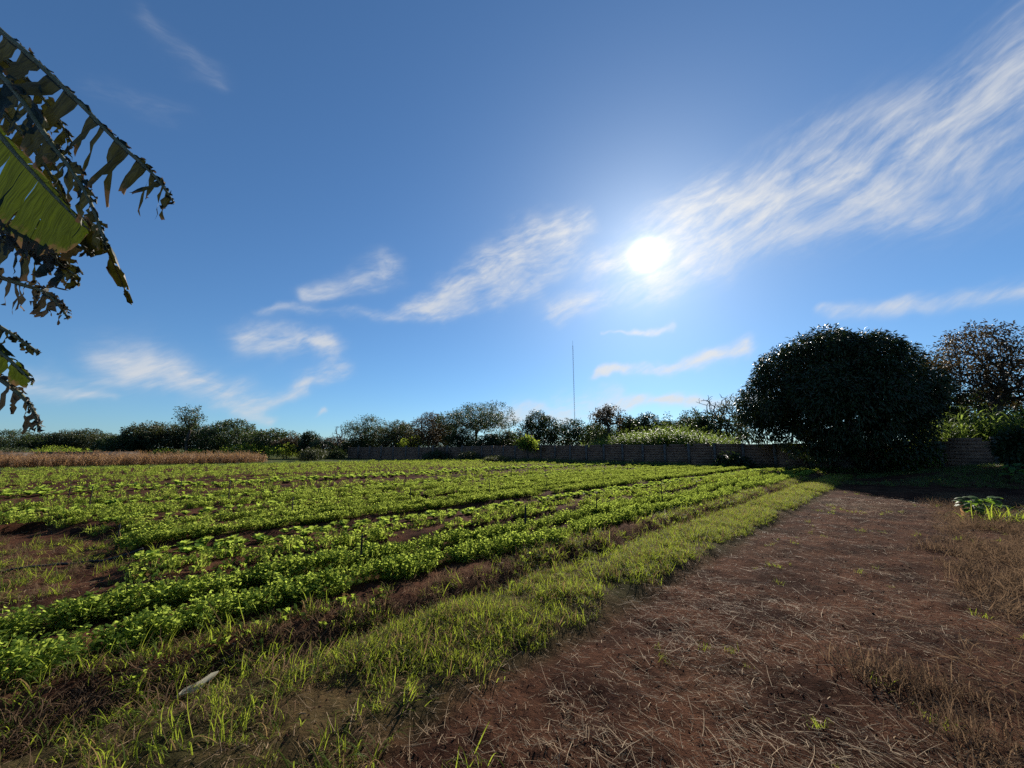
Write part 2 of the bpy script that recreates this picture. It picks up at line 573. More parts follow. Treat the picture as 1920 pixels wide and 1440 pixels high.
M['dry_stem'] = rough_mat('dry_stem', (.20, .14, .08), (.34, .26, .16), 12, .8, .2)

# ------------------------------------------------------------------ ground: one sheet, fine near the camera and out to the horizon
def build_ground():
    rr = [0.35]
    while rr[-1] < 2600:
        r = rr[-1]
        rr.append(r * (1.016 if r < 14 else 1.028 if r < 60 else 1.10))
    rr = np.array(rr)
    th = np.concatenate([np.linspace(-1.05, 1.05, 470), np.linspace(1.05, 2 * math.pi - 1.05, 90)[1:-1]])
    n, k = len(rr), len(th)
    X = rr[:, None] * np.sin(th)[None]
    Y = rr[:, None] * np.cos(th)[None]
    Z = height(X, Y)
    vs = np.stack([X, Y, Z], -1).reshape(-1, 3)
    i, j = np.meshgrid(np.arange(n - 1), np.arange(k), indexing='ij')
    j2 = (j + 1) % k
    fs = np.stack([i * k + j, (i + 1) * k + j, (i + 1) * k + j2, i * k + j2], -1).reshape(-1, 4)
    vs = np.vstack([vs, [[0, 0, H1(0, 0)]]])
    o = mk('ground', vs, fs, M['soil'], smooth=True)
    tri = np.array([[n * k, jj, (jj + 1) % k] for jj in range(k)])
    u, v = (vs[:, 0] + vs[:, 1]) * R2, (vs[:, 1] - vs[:, 0]) * R2
    g = np.clip(sstep(u, 35, 37) + sstep(v, 43, 46) + sstep(-v, 9, 14) * .7, 0, 1)
    g = np.maximum(g, .35 * sstep(v, 2.0, 2.4) * (1 - sstep(v, 3.3, 3.7)))
    a = o.data.attributes.new('grassy', 'FLOAT', 'POINT')
    a.data.foreach_set('value', g.astype(np.float32))
    tag(o, kind='structure')
    return o


build_ground()

# ------------------------------------------------------------------ block wall along the far end of the rows
WALL_U = 35.4


def build_wall():
    root = empty('block_wall', (*uv2xy(WALL_U, 20), 0))
    tag(root, 'weathered brown block wall with concrete pillars closing the far end of the field', 'wall')
    inv = Matrix.Translation(root.location).inverted()
    rot = Matrix.Rotation(math.radians(45) + math.pi / 2, 3, 'Z')    # local x along the wall
    step = 2.13
    k = 0
    v = -14.2
    rr = random.Random(4)
    while v < 45:
        va, vb = v, v + step
        xa, ya = uv2xy(WALL_U, va)
        xb, yb = uv2xy(WALL_U, vb)
        za, zb = H1(xa, ya), H1(xb, yb)
        zg = min(za, zb)
        top = 2.02 + .04 * math.sin(v * .7) + max(0, zg) * .55
        # pillar
        mb = MB()
        mb.box((0, 0, 0), (.20, .24, top - zg + .35))
        p = mb.build('pillar', M['concrete'], root)
        p.matrix_local = inv @ Matrix.Translation((xa, ya, (top + .03 + zg - .3) / 2)) @ rot.to_4x4()
        # panel: courses of blocks with slightly uneven top, set back from the pillar face
        mb = MB()
        n = 6
        w = step - .20
        hh = top - zg + .25
        for c in range(10):
            h0 = hh * c / 10
            h1 = hh * (c + 1) / 10 - .012
            off = rr.uniform(-.006, .006)
            hx = w / 2 - (.0 if c < 9 else rr.choice([0, 0, 0, .1, .3]))
            mb.box((0, off, (h0 + h1) / 2 - hh / 2), (hx * 2, .12, h1 - h0))
            mb.box((0, 0, h1 - hh / 2 + .006), (hx * 2 - .004, .095, .018))
        q = mb.build('panel', M['block'], root)
        q['kind'] = 'stuff'
        xm, ym = (xa + xb) / 2, (ya + yb) / 2
        q.matrix_local = inv @ Matrix.Translation((xm, ym, (top + zg - .25) / 2)) @ rot.to_4x4()
        v += step
        k += 1
    # coping bar of rough mortar, one run per panel is too fine to see: one light patch shows where the plaster fell
    return root


build_wall()


def build_back_wall():
    a, b = Vector((-7.2, 57.2, 0)), Vector((-28.5, 68.5, 0))
    root = empty('block_wall', ((a.x + b.x) / 2, (a.y + b.y) / 2, 0))
    tag(root, 'farther dark stretch of block wall running left behind the field', 'wall')
    d = (b - a).normalized()
    rot = Matrix.Rotation(math.atan2(d.y, d.x), 4, 'Z')
    inv = Matrix.Translation(root.location).inverted()
    n = 9
    w = (b - a).length / n
    for k in range(n):
        p = a.lerp(b, k / n)
        q = a.lerp(b, (k + .5) / n)
        mb = MB()
        mb.box((0, 0, .95), (.22, .26, 2.4))
        o = mb.build('pillar', M['concrete'], root)
        o.matrix_local = inv @ Matrix.Translation(p) @ rot
        mb = MB()
        for c in range(9):
            mb.box((0, .01 * (c % 2), -.1 + c * .235), (w - .23, .13, .225))
        mb.box((0, .005, .85), (w - .24, .10, 2.05))
        o = mb.build('panel', M['block'], root)
        o['kind'] = 'stuff'
        o.matrix_local = inv @ Matrix.Translation(q) @ rot


build_back_wall()


def build_low_wall():
    root = empty('low_wall', (*uv2xy(-10, 66), 0))
    tag(root, 'low dark boundary wall running behind the dried corn', 'wall')
    rot = Matrix.Rotation(math.radians(45), 3, 'Z')
    u = -62.0
    while u < 2:
        x, y = uv2xy(u + 4, 66)
        mb = MB()
        mb.box((0, 0, 0), (7.9, .2, 1.55))
        mb.box((0, 0, .81), (7.95, .28, .07))
        o = mb.build('wall_section', M['concrete'], root)
        o.matrix_local = Matrix.Translation(root.location).inverted() @ Matrix.Translation((x, y, .45)) @ rot.to_4x4()
        u += 8


build_low_wall()

# ------------------------------------------------------------------ trees
def leaf_cards(P, D, N, L, W, bend=.12):
    """one bent rhombic leaf per row: base P, direction D, normal N, length L, width W"""
    D = D / np.linalg.norm(D, axis=1, keepdims=True)
    S = np.cross(D, N)
    S /= np.linalg.norm(S, axis=1, keepdims=True) + 1e-9
    N2 = np.cross(S, D)
    L, W = L[:, None], W[:, None]
    v0 = P
    v1 = P + D * L * .45 + S * W * .5 + N2 * L * bend
    v2 = P + D * L
    v3 = P + D * L * .45 - S * W * .5 + N2 * L * bend
    vs = np.stack([v0, v1, v2, v3], 1).reshape(-1, 3)
    fs = np.arange(len(P) * 4).reshape(-1, 4)
    return vs, fs


def rand_dirs(n, r):
    d = r.normal(size=(n, 3))
    return d / np.linalg.norm(d, axis=1, keepdims=True)


def skeleton(base, trunk_top, tips, r, lean=.1, bend=.12):
    """grow branches from the trunk to every tip by joining the nearest earlier limb"""
    base, trunk_top = np.array(base, float), np.array(trunk_top, float)
    pos, par = [base], [-1]
    nt = 5
    H = np.linalg.norm(trunk_top - base)
    for k in range(1, nt + 1):
        pos.append(base + (trunk_top - base) * k / nt + r.normal(size=3) * H * .03 * np.array([1, 1, 0]))
        par.append(len(pos) - 2)
    path = [0.0] + [H * k / nt for k in range(1, nt + 1)]
    first = nt - 1
    order = np.argsort(np.linalg.norm(tips - trunk_top, axis=1))
    ends = []
    for ti in order:
        t = tips[ti]
        A = np.array(pos[first:])
        dist = np.linalg.norm(A - t, axis=1)
        low = np.maximum(0, A[:, 2] - t[2]) * .8
        cost = dist + .30 * np.array(path[first:]) + low
        i = int(np.argmin(cost)) + first
        p = pos[i]
        L = np.linalg.norm(t - p)
        n = max(2, min(6, int(L / .7) + 1))
        off = r.normal(size=3) * L * bend
        prev = i
        for k in range(1, n + 1):
            f = k / n
            q = p + (t - p) * f + off * math.sin(math.pi * f) + np.array([0, 0, .18 * L * math.sin(math.pi * f)])
            pos.append(q)
            par.append(prev)
            path.append(path[prev] + L / n)
            prev = len(pos) - 1
        ends.append(prev)
    cnt = np.zeros(len(pos))
    for e in ends:
        cnt[e] += 1
    for i in range(len(pos) - 1, 0, -1):
        cnt[par[i]] += cnt[i]
    return np.array(pos), np.array(par), np.maximum(cnt, 1), ends


def branch_mesh(pos, par, cnt, r_trunk, r_tip, sides=5):
    ex = math.log(r_trunk / r_tip) / math.log(max(cnt[0], 2))
    rad = r_tip * cnt ** ex
    rad[0] *= 1.35
    idx = np.arange(1, len(pos))
    a, b = pos[par[idx]], pos[idx]
    d = b - a
    d /= np.linalg.norm(d, axis=1, keepdims=True) + 1e-9
    s = np.cross(d, np.array([.31, .17, .93]))
    s /= np.linalg.norm(s, axis=1, keepdims=True) + 1e-9
    t = np.cross(d, s)
    ra = np.minimum(rad[par[idx]], rad[idx] * 1.5)[:, None]
    rb = rad[idx][:, None]
    vs = []
    for k in range(sides):
        c, q = math.cos(2 * math.pi * k / sides), math.sin(2 * math.pi * k / sides)
        vs.append(a + (s * c + t * q) * ra)
    for k in range(sides):
        c, q = math.cos(2 * math.pi * k / sides), math.sin(2 * math.pi * k / sides)
        vs.append(b + d * rb * .5 + (s * c + t * q) * rb)
    V = np.stack(vs, 1)
    n = len(idx)
    o = (np.arange(n) * sides * 2)[:, None]
    F = []
    for k in range(sides):
        k2 = (k + 1) % sides
        F.append(np.stack([o[:, 0] + k, o[:, 0] + k2, o[:, 0] + sides + k2, o[:, 0] + sides + k], 1))
    return V.reshape(-1, 3), np.concatenate(F)


def in_lobes(lobes, n, r, shell=.55):
    """points in a union of ellipsoids, gathered towards their skins"""
    vol = np.array([l[3] * l[4] * l[5] for l in lobes]) ** .67
    pick = r.choice(len(lobes), n, p=vol / vol.sum())
    d = rand_dirs(n, r)
    rad = r.random(n) ** (1 / 3)
    rad = shell * (1 - .16 * r.random(n) ** 2) + (1 - shell) * rad
    Lb = np.array(lobes)[pick]
    return Lb[:, :3] + d * rad[:, None] * Lb[:, 3:6], d


def make_tree(name, label, base, lobes, leafmat, seed, n_tips=60, n_clump=500, per=9, leaf=(.22, .09), clump_r=.28, trunk=(.22, .02), droop=.25, shell=.6, bark='bark', fork=.35, cat='tree', group=None, extra_tips=True, bushy=False):
    """lobes: ellipsoids (dx, dy, z, rx, ry, rz) about the base"""
    r = np.random.default_rng(seed)
    bz = H1(base[0], base[1]) - .05
    root = empty(name, (base[0], base[1], bz))
    tag(root, label, cat, group)
    zmin = min(l[2] - l[5] for l in lobes)
    zc = np.mean([l[2] for l in lobes])
    cx, cy = np.mean([l[0] for l in lobes]), np.mean([l[1] for l in lobes])
    tt = np.array([cx * .4, cy * .4, max(.25, zmin + (zc - zmin) * fork)])
    tips, _ = in_lobes(lobes, n_tips, r, .35)
    tips = tips[tips[:, 2] > .2]
    pos, par, cnt, ends = skeleton((0, 0, 0), tt, tips, r)
    V, F = branch_mesh(pos, par, cnt, trunk[0], trunk[1])
    mk('stem' if bushy else 'trunk', V, F, M[bark], root, True)
    if n_clump:
        C, D = in_lobes(lobes, n_clump, r, shell)
        if extra_tips:
            E = pos[np.array(ends)]
            C = np.vstack([C, E])
            D = np.vstack([D, rand_dirs(len(E), r)])
        keep = C[:, 2] > .15
        C, D = C[keep], D[keep]
        n = len(C) * per
        Cc = np.repeat(C, per, 0)
        Dd = np.repeat(D, per, 0)
        off = rand_dirs(n, r)
        P = Cc + off * clump_r * (r.random(n) ** .6)[:, None]
        dr = off * .8 + Dd * .5 + rand_dirs(n, r) * .5 + np.array([0, 0, -droop * 2])
        N = Dd * .6 + rand_dirs(n, r) + np.array([0, 0, .5])
        L = leaf[0] * (.65 + .7 * r.random(n))
        W = leaf[1] * (.7 + .6 * r.random(n))
        V, F = leaf_cards(P, dr, N, L, W)
        mk('crown', V, F, M[leafmat], root)
    return root


def tpos(px, fwd):
    a = (px - 960) / FOC
    f = CP + SP * .13
    return a * fwd / 1.0 * (1 / (CP + .14 * SP)), fwd


def top_z(px, py, fwd):
    return at(px, py, fwd).z


def simple_lobes(px0, px1, ytop, fwd, zbase, n, seed, flat=.5):
    """a handful of lobes filling the span px0..px1 up to ytop at distance fwd, around the tree at the middle"""
    r = np.random.default_rng(seed)
    xa, xb = at(px0, ytop + 20, fwd).x, at(px1, ytop + 20, fwd).x
    zt = at((px0 + px1) / 2, ytop, fwd).z
    w = (xb - xa) / 2
    hgt = zt - zbase
    out = [(0, 0, zbase + hgt * .55, w * .72, w * .66, hgt * .45)]
    for k in range(n):
        a = 2 * math.pi * (k + r.random() * .7) / n
        q = .50 + .12 * r.random()
        s = .42 + .16 * r.random()
        zz = zbase + hgt * (.30 + .38 * r.random())
        out.append((math.cos(a) * w * q, math.sin(a) * w * q, zz, w * s, w * s, min(hgt * (.22 + .14 * r.random()), zt - zz)))
    out.append((w * (r.random() - .5) * .5, 0, zt - hgt * .2, w * .45, w * .45, hgt * .2))
    return (xa + xb) / 2, out


def tree_px(name, label, px0, px1, ytop, fwd, zbase, leafmat, seed, kind='dense', n=6, **kw):
    if kind in ('open', 'dense') and fwd > 36:
        m, hw = (px0 + px1) / 2, (px1 - px0) / 2 * 1.22
        px0, px1 = m - hw, m + hw
        if name in ('low_tree', 'thicket_tree'):
            ytop -= 7
    x, lobes = simple_lobes(px0, px1, ytop, fwd, zbase, n, seed)
    w = lobes[0][3]
    hgt = lobes[-1][2]
    opts = dict(trunk=(max(.09, hgt * .028), .018), n_tips=60)
    if kind == 'dense':
        opts.update(n_clump=int(380 + 40 * w * hgt), per=9, leaf=(.26, .12), clump_r=.34, shell=.62)
    elif kind == 'open':
        opts.update(n_clump=int(120 + 13 * w * hgt), per=11, leaf=(.25, .12), clump_r=.42, shell=.5, n_tips=90)
    elif kind == 'bare':
        opts.update(n_clump=0, n_tips=170, trunk=(max(.15, hgt * .028), .024), bark='bark_pale')
    elif kind == 'bush':
        opts.update(n_clump=int(160 + 26 * w * hgt), per=8, leaf=(.22, .10), clump_r=.30, shell=.6, n_tips=30, cat='bush', bushy=True)
    opts.update(kw)
    return make_tree(name, label, (x, fwd), lobes, leafmat, seed, **opts)


# the great mango tree in front of the wall
def mango():
    cx, cy = 21.9, 26.2
    lobes = [(0, 0, 4.6, 3.5, 3.5, 3.2), (-1.9, 1.0, 6.9, 2.4, 2.4, 2.1), (0.3, .3, 7.4, 2.5, 2.6, 2.2), (2.3, -1.0, 6.9, 2.1, 2.2, 2.0), (-3.3, 1.9, 4.9, 1.9, 2.0, 2.1),
             (-3.6, 2.4, 3.4, 1.7, 1.7, 1.4), (2.4, -1.6, 4.9, 2.3, 2.2, 2.4), (2.5, -1.7, 3.2, 1.8, 1.8, 1.6), (-1.0, -2.6, 4.1, 2.5, 2.4, 2.4), (1.6, 2.8, 4.4, 2.6, 2.6, 2.6), (-1.3, .3, 2.3, 2.4, 2.2, 1.6), (1.8, -1.2, 2.0, 2.5, 2.4, 1.6),
             (-2.8, 1.6, 6.2, 1.5, 1.5, 1.4), (-.9, .5, 8.5, 1.5, 1.5, 1.1), (1.7, -.6, 8.3, 1.3, 1.3, 1.0), (.4, 0, 8.9, 1.1, 1.1, .8), (3.2, -1.5, 6.9, 1.3, 1.3, 1.2), (-4.2, 2.3, 4.4, 1.1, 1.1, 1.1), (-2.4, -1.6, 5.6, 1.6, 1.6, 1.5)]
    q = np.random.default_rng(5)
    for k in range(34):                        # boughs that bulge out of the round crown
        d = rand_dirs(1, q)[0]
        d[2] = abs(d[2]) * 1.1 - .15
        d /= np.linalg.norm(d)
        w_ = q.uniform(.75, 1.45)
        lobes.append((d[0] * 4.15, d[1] * 4.15, 4.7 + d[2] * 4.0, w_, w_, w_ * .85))
    return make_tree('mango_tree', 'huge round dark mango tree in front of the wall, its crown hanging to the ground', (cx, cy), lobes, 'mango', 77, n_tips=190, n_clump=9500, per=10, leaf=(.27, .075), clump_r=.30, trunk=(.42, .02), droop=.45, shell=.66, fork=.25)


mango()
# behind the wall, from right to left
tree_px('spreading_tree', 'tall spreading tree with bare-looking limbs and thin leaves right of the mango tree', 1740, 1945, 622, 27, 3.2, 'tree_brown', 12, 'open', n=8, n_tips=220, n_clump=1000, per=10, leaf=(.21, .085), clump_r=.36, trunk=(.30, .016), fork=.15, extra_tips=True)
tree_px('half_leafless_tree', 'thin half leafless tree peeping out behind the right edge of the mango tree', 1665, 1775, 655, 33, 2.6, 'tree_olive', 13, 'open', n=6, n_clump=260, n_tips=150, leaf=(.22, .09))
tree_px('round_tree', 'dense dark round tree low behind the spreading tree at the right edge', 1790, 1915, 738, 34, .6, 'tree_dark', 14, 'dense', n=6)
tree_px('round_tree', 'low dark bushy tree hugging the right foot of the mango tree', 1690, 1790, 748, 30, .6, 'tree_dark', 15, 'dense', n=6)
tree_px('leafy_tree', 'slender grey leafy tree squeezed between the bare tree and the mango tree', 1352, 1398, 742, 46, 1.2, 'tree_olive', 16, 'open', n=5, n_tips=120, n_clump=60)
tree_px('bare_tree', 'leafless tree with a fan of pale twigs just left of the mango tree', 1300, 1388, 736, 50, 4.4, 'tree_brown', 17, 'bare', n=7, fork=.1)
tree_px('round_tree', 'dense dark dome of a tree in front of the bare tree', 1300, 1372, 776, 47, 1.0, 'tree_dark', 18, 'dense', n=6)
tree_px('leafy_tree', 'open dark tree with sky between its boughs left of the bare tree', 1276, 1322, 764, 52, 1.5, 'tree_mid', 19, 'open', n=6, n_clump=120)
tree_px('leafy_tree', 'thin see-through tree behind the highest cane tops', 1228, 1284, 774, 53, 1.5, 'tree_mid', 20, 'open', n=6, n_clump=110)
tree_px('round_tree', 'smooth dark dome-shaped tree rising behind the cane', 1188, 1240, 775, 51, 1.0, 'tree_dark', 21, 'dense', n=6)
tree_px('round_tree', 'bushy dark tree next to the flat-topped brown tree behind the wall', 1150, 1198, 778, 54, 1.0, 'tree_dark', 22, 'dense', n=5)
tree_px('flat_topped_tree', 'flat-topped tree with brown leaves and visible limbs behind the cane', 1112, 1168, 759, 49, 4.2, 'tree_brown', 23, 'open', n=6, n_clump=70, fork=.05)
tree_px('round_tree', 'small dark tree below the flat-topped brown tree', 1108, 1152, 784, 50, 1.0, 'tree_mid', 24, 'open', n=6, n_clump=160)
tree_px('round_tree', 'broad dark dome-shaped tree where the thin mast stands', 1030, 1118, 786, 55, .8, 'tree_dark', 25, 'dense', n=7)
tree_px('round_tree', 'tall dense dark tree left of the mast', 980, 1042, 771, 54, .8, 'tree_dark', 26, 'dense', n=6, n_clump=800)
tree_px('small_tree', 'small pale green tree standing just behind the wall left of the cane', 975, 1004, 819, 46, 1.5, 'weed', 27, 'open', n=5, n_clump=60)
tree_px('small_tree', 'small palm-like dark tree right of the umbrella-crowned tree', 934, 972, 806, 58, 2.2, 'tree_mid', 28, 'open', n=5, n_clump=60)
tree_px('umbrella_tree', 'wide umbrella-crowned tree with many branches showing, tallest behind the middle of the wall', 832, 956, 756, 65, 4.2, 'tree_mid', 29, 'open', n=9, n_tips=220, n_clump=1100, per=10, fork=.05, leaf=(.24, .11))
tree_px('round_tree', 'dark low tree under the left of the umbrella-crowned tree', 838, 900, 806, 63, .8, 'tree_dark', 30, 'dense', n=6)
tree_px('round_tree', 'dark low tree under the right of the umbrella-crowned tree', 892, 942, 812, 59, .8, 'tree_dark', 31, 'dense', n=5)
tree_px('leafy_tree', 'ragged tree with reddish brown leaves left of the umbrella-crowned tree', 768, 838, 773, 66, 1.6, 'tree_brown', 32, 'open', n=7, n_clump=520, n_tips=120)
tree_px('round_tree', 'rounded olive tree between the ragged brown tree and the gappy tree', 708, 780, 789, 71, .8, 'tree_olive', 33, 'dense', n=6)
tree_px('small_tree', 'small bright green tree just above the wall below the ragged brown tree', 752, 796, 817, 67, 1.6, 'weed', 34, 'open', n=6, n_clump=110)
tree_px('gappy_tree', 'tall tree with leaf clumps and wide gaps of sky, right of the small bare tree', 644, 716, 777, 73, 2.6, 'tree_mid', 35, 'open', n=7, n_clump=260, n_tips=110, fork=.1, clump_r=.5)
tree_px('bare_tree', 'small leafless tree beside the gappy tall tree', 618, 654, 792, 74, 2.4, 'tree_brown', 36, 'bare', n=5, n_tips=70)
tree_px('round_tree', 'low dark tree at the foot of the small bare tree', 640, 700, 822, 73, .5, 'tree_mid', 37, 'dense', n=5)
tree_px('round_tree', 'small dark domed tree left of the palm', 562, 596, 809, 66, .8, 'tree_dark', 38, 'dense', n=5)
tree_px('round_tree', 'reddish dry bush left of the small domed tree', 520, 568, 819, 68, .6, 'tree_brown', 39, 'dense', n=5)
for i, (a, b, yt, fw, mt, lb) in enumerate([
        (672, 740, 806, 76, 'tree_mid', 'low dark tree filling the gap right of the gappy tree'),
        (735, 800, 802, 74, 'tree_dark', 'low dark tree behind the small bright green tree'),
        (800, 850, 800, 72, 'tree_mid', 'low tree between the ragged brown tree and the umbrella-crowned tree'),
        (940, 992, 824, 64, 'tree_mid', 'lowest tree in the dip of the skyline left of the tall dense tree'),
        (1096, 1140, 800, 60, 'tree_dark', 'low dark tree in the gap right of the mast'),
        (1160, 1215, 792, 60, 'tree_dark', 'low dark tree behind the left part of the cane'),
        (1225, 1275, 796, 60, 'tree_dark', 'low dark tree under the thin see-through tree'),
        (1262, 1318, 790, 58, 'tree_dark', 'low dark tree under the open dark tree'),
        (600, 660, 826, 78, 'tree_brown', 'low brownish tree right of the palm')]):
    tree_px('low_tree', lb, a, b, yt, fw, .6, mt, 140 + i, 'dense', n=6)
# the thicket left, beyond the dried corn
for i, (a, b, yt, fw, mt, lb) in enumerate([
        (470, 545, 812, 74, 'tree_mid', 'rightmost tree of the dark thicket beyond the corn'),
        (392, 486, 794, 78, 'tree_mid', 'tallest broad tree of the dark thicket beyond the corn'),
        (330, 410, 803, 80, 'tree_dark', 'dark tree of the thicket right under the lone spindly tree'),
        (262, 350, 800, 79, 'tree_olive', 'olive-topped tree left of the lone spindly tree in the thicket'),
        (222, 285, 812, 76, 'tree_mid', 'leftmost sloping tree of the dark thicket'),
        (190, 240, 824, 90, 'tree_mid', 'low far tree left of the dark thicket'),
        (130, 200, 811, 96, 'tree_olive', 'layered pale tree standing alone left of the thicket'),
        (72, 136, 818, 94, 'tree_dark', 'flat dark tree second from the left edge on the skyline'),
        (-10, 72, 814, 88, 'tree_mid', 'tree on the skyline behind the lowest banana leaf')]):
    tree_px('thicket_tree', lb, a, b, yt, fw, .3, mt, 50 + i, 'dense', n=8, leaf=(.34, .17), clump_r=.42)
tree_px('spindly_tree', 'lone spindly tree with leaf clumps sticking up out of the dark thicket', 338, 376, 757, 76, 5.2, 'tree_mid', 62, 'open', n=6, n_clump=50, clump_r=.5, leaf=(.30, .15))
for i, (a, b, yt, fw, mt, lb) in enumerate([
        (425, 520, 831, 70, 'weed', 'long green hedge-like bush in front of the thicket, right part'),
        (500, 575, 833, 66, 'weed', 'green bush behind the right end of the dried corn'),
        (560, 612, 841, 56, 'tree_olive', 'grey-green bush where the dried corn ends'),
        (606, 650, 842, 64, 'tree_mid', 'dark green bush at the left end of the block wall'),
        (280, 330, 842, 72, 'weed', 'small pale bush below the olive-topped tree'),
        (340, 390, 843, 71, 'weed', 'small green bush below the lone spindly tree'),
        (200, 262, 838, 74, 'tree_mid', 'low bush at the left foot of the thicket'),
        (60, 150, 836, 80, 'weed', 'low wide bush beyond the corn at the left'),
        (-40, 60, 838, 78, 'tree_mid', 'low bush beyond the corn at the left edge'),
        (795, 862, 843, 59, 'tree_mid', 'dark bush hanging over the block wall below the ragged brown tree'),
        (858, 900, 849, 53, 'tree_olive', 'yellowish bush at the foot of the block wall'),
        (905, 960, 858, 44, 'tree_olive', 'low dry brush at the foot of the wall below the small house'),
        (1345, 1400, 852, 31.0, 'tree_dark', 'dark bush against the wall at the left edge of the mango tree'),
        (1884, 1950, 832, 17.5, 'tree_dark', 'dark leafy bush at the right edge in front of the wall'),
        (1664, 1740, 826, 24.5, 'weed', 'scrubby pale green bush on the sunlit bank right of the mango trunk')]):
    tree_px('bush', lb, a, b, yt, fw, .0, mt, 80 + i, 'bush', n=5, n_clump=None or int(150 + 3.2 * (b - a)))


def palm():
    p = at(604, 842, 64)
    root = empty('palm_tree', (p.x, 64, H1(p.x, 64)))
    tag(root, 'small palm with drooping fronds between the thicket and the bare tree', 'palm tree')
    mb = MB()
    top = at(604, 829, 64).z
    mb.tube([(0, 0, -.2), (.05, 0, top * .5), (0, 0, top)], [.2, .15, .12], 6)
    mb.build('trunk', M['bark'], root, True)
    r = random.Random(9)
    for k in range(13):
        a = k * 2.4
        mb = MB()
        L = 1.9 + r.random() * .5
        up = r.uniform(.2, 1.1)
        pts = [Vector((math.cos(a) * L * t, math.sin(a) * L * t, top + up * t * 1.4 - 1.5 * t * t)) for t in (0, .2, .4, .6, .8, 1)]
        mb.tube(pts, [.03, .028, .024, .02, .014, .008], 4)
        for i in range(18):
            t = .12 + .85 * i / 18
            j = min(4, int(t * 5))
            q = pts[j].lerp(pts[j + 1], t * 5 - j)
            for s in (-1, 1):
                sd = Vector((-math.sin(a), math.cos(a), 0)) * s
                ln = .55 * (1 - .5 * t)
                mb.strip([q, q + sd * ln * .6 + Vector((0, 0, -.12)), q + sd * ln + Vector((math.cos(a) * .15, math.sin(a) * .15, -.4))], Vector((math.cos(a), math.sin(a), 0)), [.03, .035, .005])
        mb.build('frond', M['tree_mid'], root)


palm()


def mast():
    fw = 120
    b = at(1079, 842, fw)
    top = at(1073, 648, fw).z
    root = empty('radio_mast', (b.x, fw, 0))
    tag(root, 'very thin tall lattice radio mast rising behind the trees', 'mast')
    for k in range(3):
        mb = MB()
        a = 2 * math.pi * k / 3
        q = Vector((math.cos(a), math.sin(a), 0)) * .13
        mb.tube([q, q + Vector((0, 0, top))], .024, 5)
        mb.build('leg', M['mast'], root)
    mb = MB()
    z = 0
    k = 0
    while z < top - .5:
        a, c = 2 * math.pi * (k % 3) / 3, 2 * math.pi * ((k + 1) % 3) / 3
        mb.tube([(math.cos(a) * .13, math.sin(a) * .13, z), (math.cos(c) * .13, math.sin(c) * .13, z + .45)], .018, 4)
        z += .22
        k += 1
    tag(mb.build('bracing', M['mast'], root), kind='stuff')
    mb = MB()
    mb.tube([(0, 0, top - .2), (0, 0, top + 1.6)], .03, 5)
    mb.build('antenna', M['mast'], root)


mast()


def house():
    p = at(893, 842, 58)
    root = empty('small_house', (at(893, 842, 72).x, 72, 0), .3)
    tag(root, 'small pale house with a low roof half hidden behind the block wall', 'house')
    mb = MB()
    mb.box((0, 0, 1.0), (3.4, 3.0, 2.0))
    mb.build('wall', M['white'], root)
    mb = MB()
    mb.add([(-1.9, -1.8, 2.0), (1.9, -1.8, 2.0), (1.9, 1.8, 2.0), (-1.9, 1.8, 2.0), (-1.9, 0, 2.5), (1.9, 0, 2.5)],
           [(0, 1, 5, 4), (2, 3, 4, 5), (0, 4, 3), (1, 2, 5), (0, 3, 2, 1)])
    mb.build('roof', M['white'], root)
    mb = MB()
    mb.box((.6, -1.51, 1.2), (.8, .05, .8))
    w = mb.build('window', M['dark_pane'], root)
    mb = MB()
    mb.box((.6, -1.53, .77), (.95, .1, .06))
    mb.build('sill', M['white'], w)


house()

# ------------------------------------------------------------------ small plants: prototypes (kept off the scene) and scatters
def rv(r, s=1.0):
    return Vector((r.gauss(0, s), r.gauss(0, s), r.gauss(0, s)))


def proto_parsley(seed, mat, h=.24, n=20, leaf=.032, spread=.14):
    r = random.Random(seed)
    mb = MB()
    for k in range(n):
        a = r.random() * 6.283
        q = spread * math.sqrt(r.random())
        hh = h * r.uniform(.55, 1.05) * (1 - .25 * q / spread)
        b = Vector((math.cos(a) * q * .4, math.sin(a) * q * .4, 0))
        t = Vector((math.cos(a) * q * 1.15, math.sin(a) * q * 1.15, hh))
        sd = Vector((-math.sin(a), math.cos(a), 0))
        mb.strip([b, b.lerp(t, .55) + Vector((0, 0, hh * .08)), t], sd, [.0022, .002, .0016])
        for j in range(r.choice([3, 4, 5])):
            a2 = a + (j - 1.5) * 1.1 + r.uniform(-.4, .4)
            d = Vector((math.cos(a2), math.sin(a2), r.uniform(-.35, 1.1))).normalized()
            s = Vector((-math.sin(a2), math.cos(a2), r.uniform(-.8, .8))).normalized()
            L = leaf * r.uniform(.75, 1.3)
            p0 = t + rv(r, .008)
            mb.strip([p0, p0 + d * L * .35, p0 + d * L * .75 + Vector((0, 0, -.1 * L)), p0 + d * L + Vector((0, 0, -.28 * L))], s, [.1 * L, .42 * L, .48 * L, .12 * L])
    return mb.build('parsley_tuft', mat, link=False)


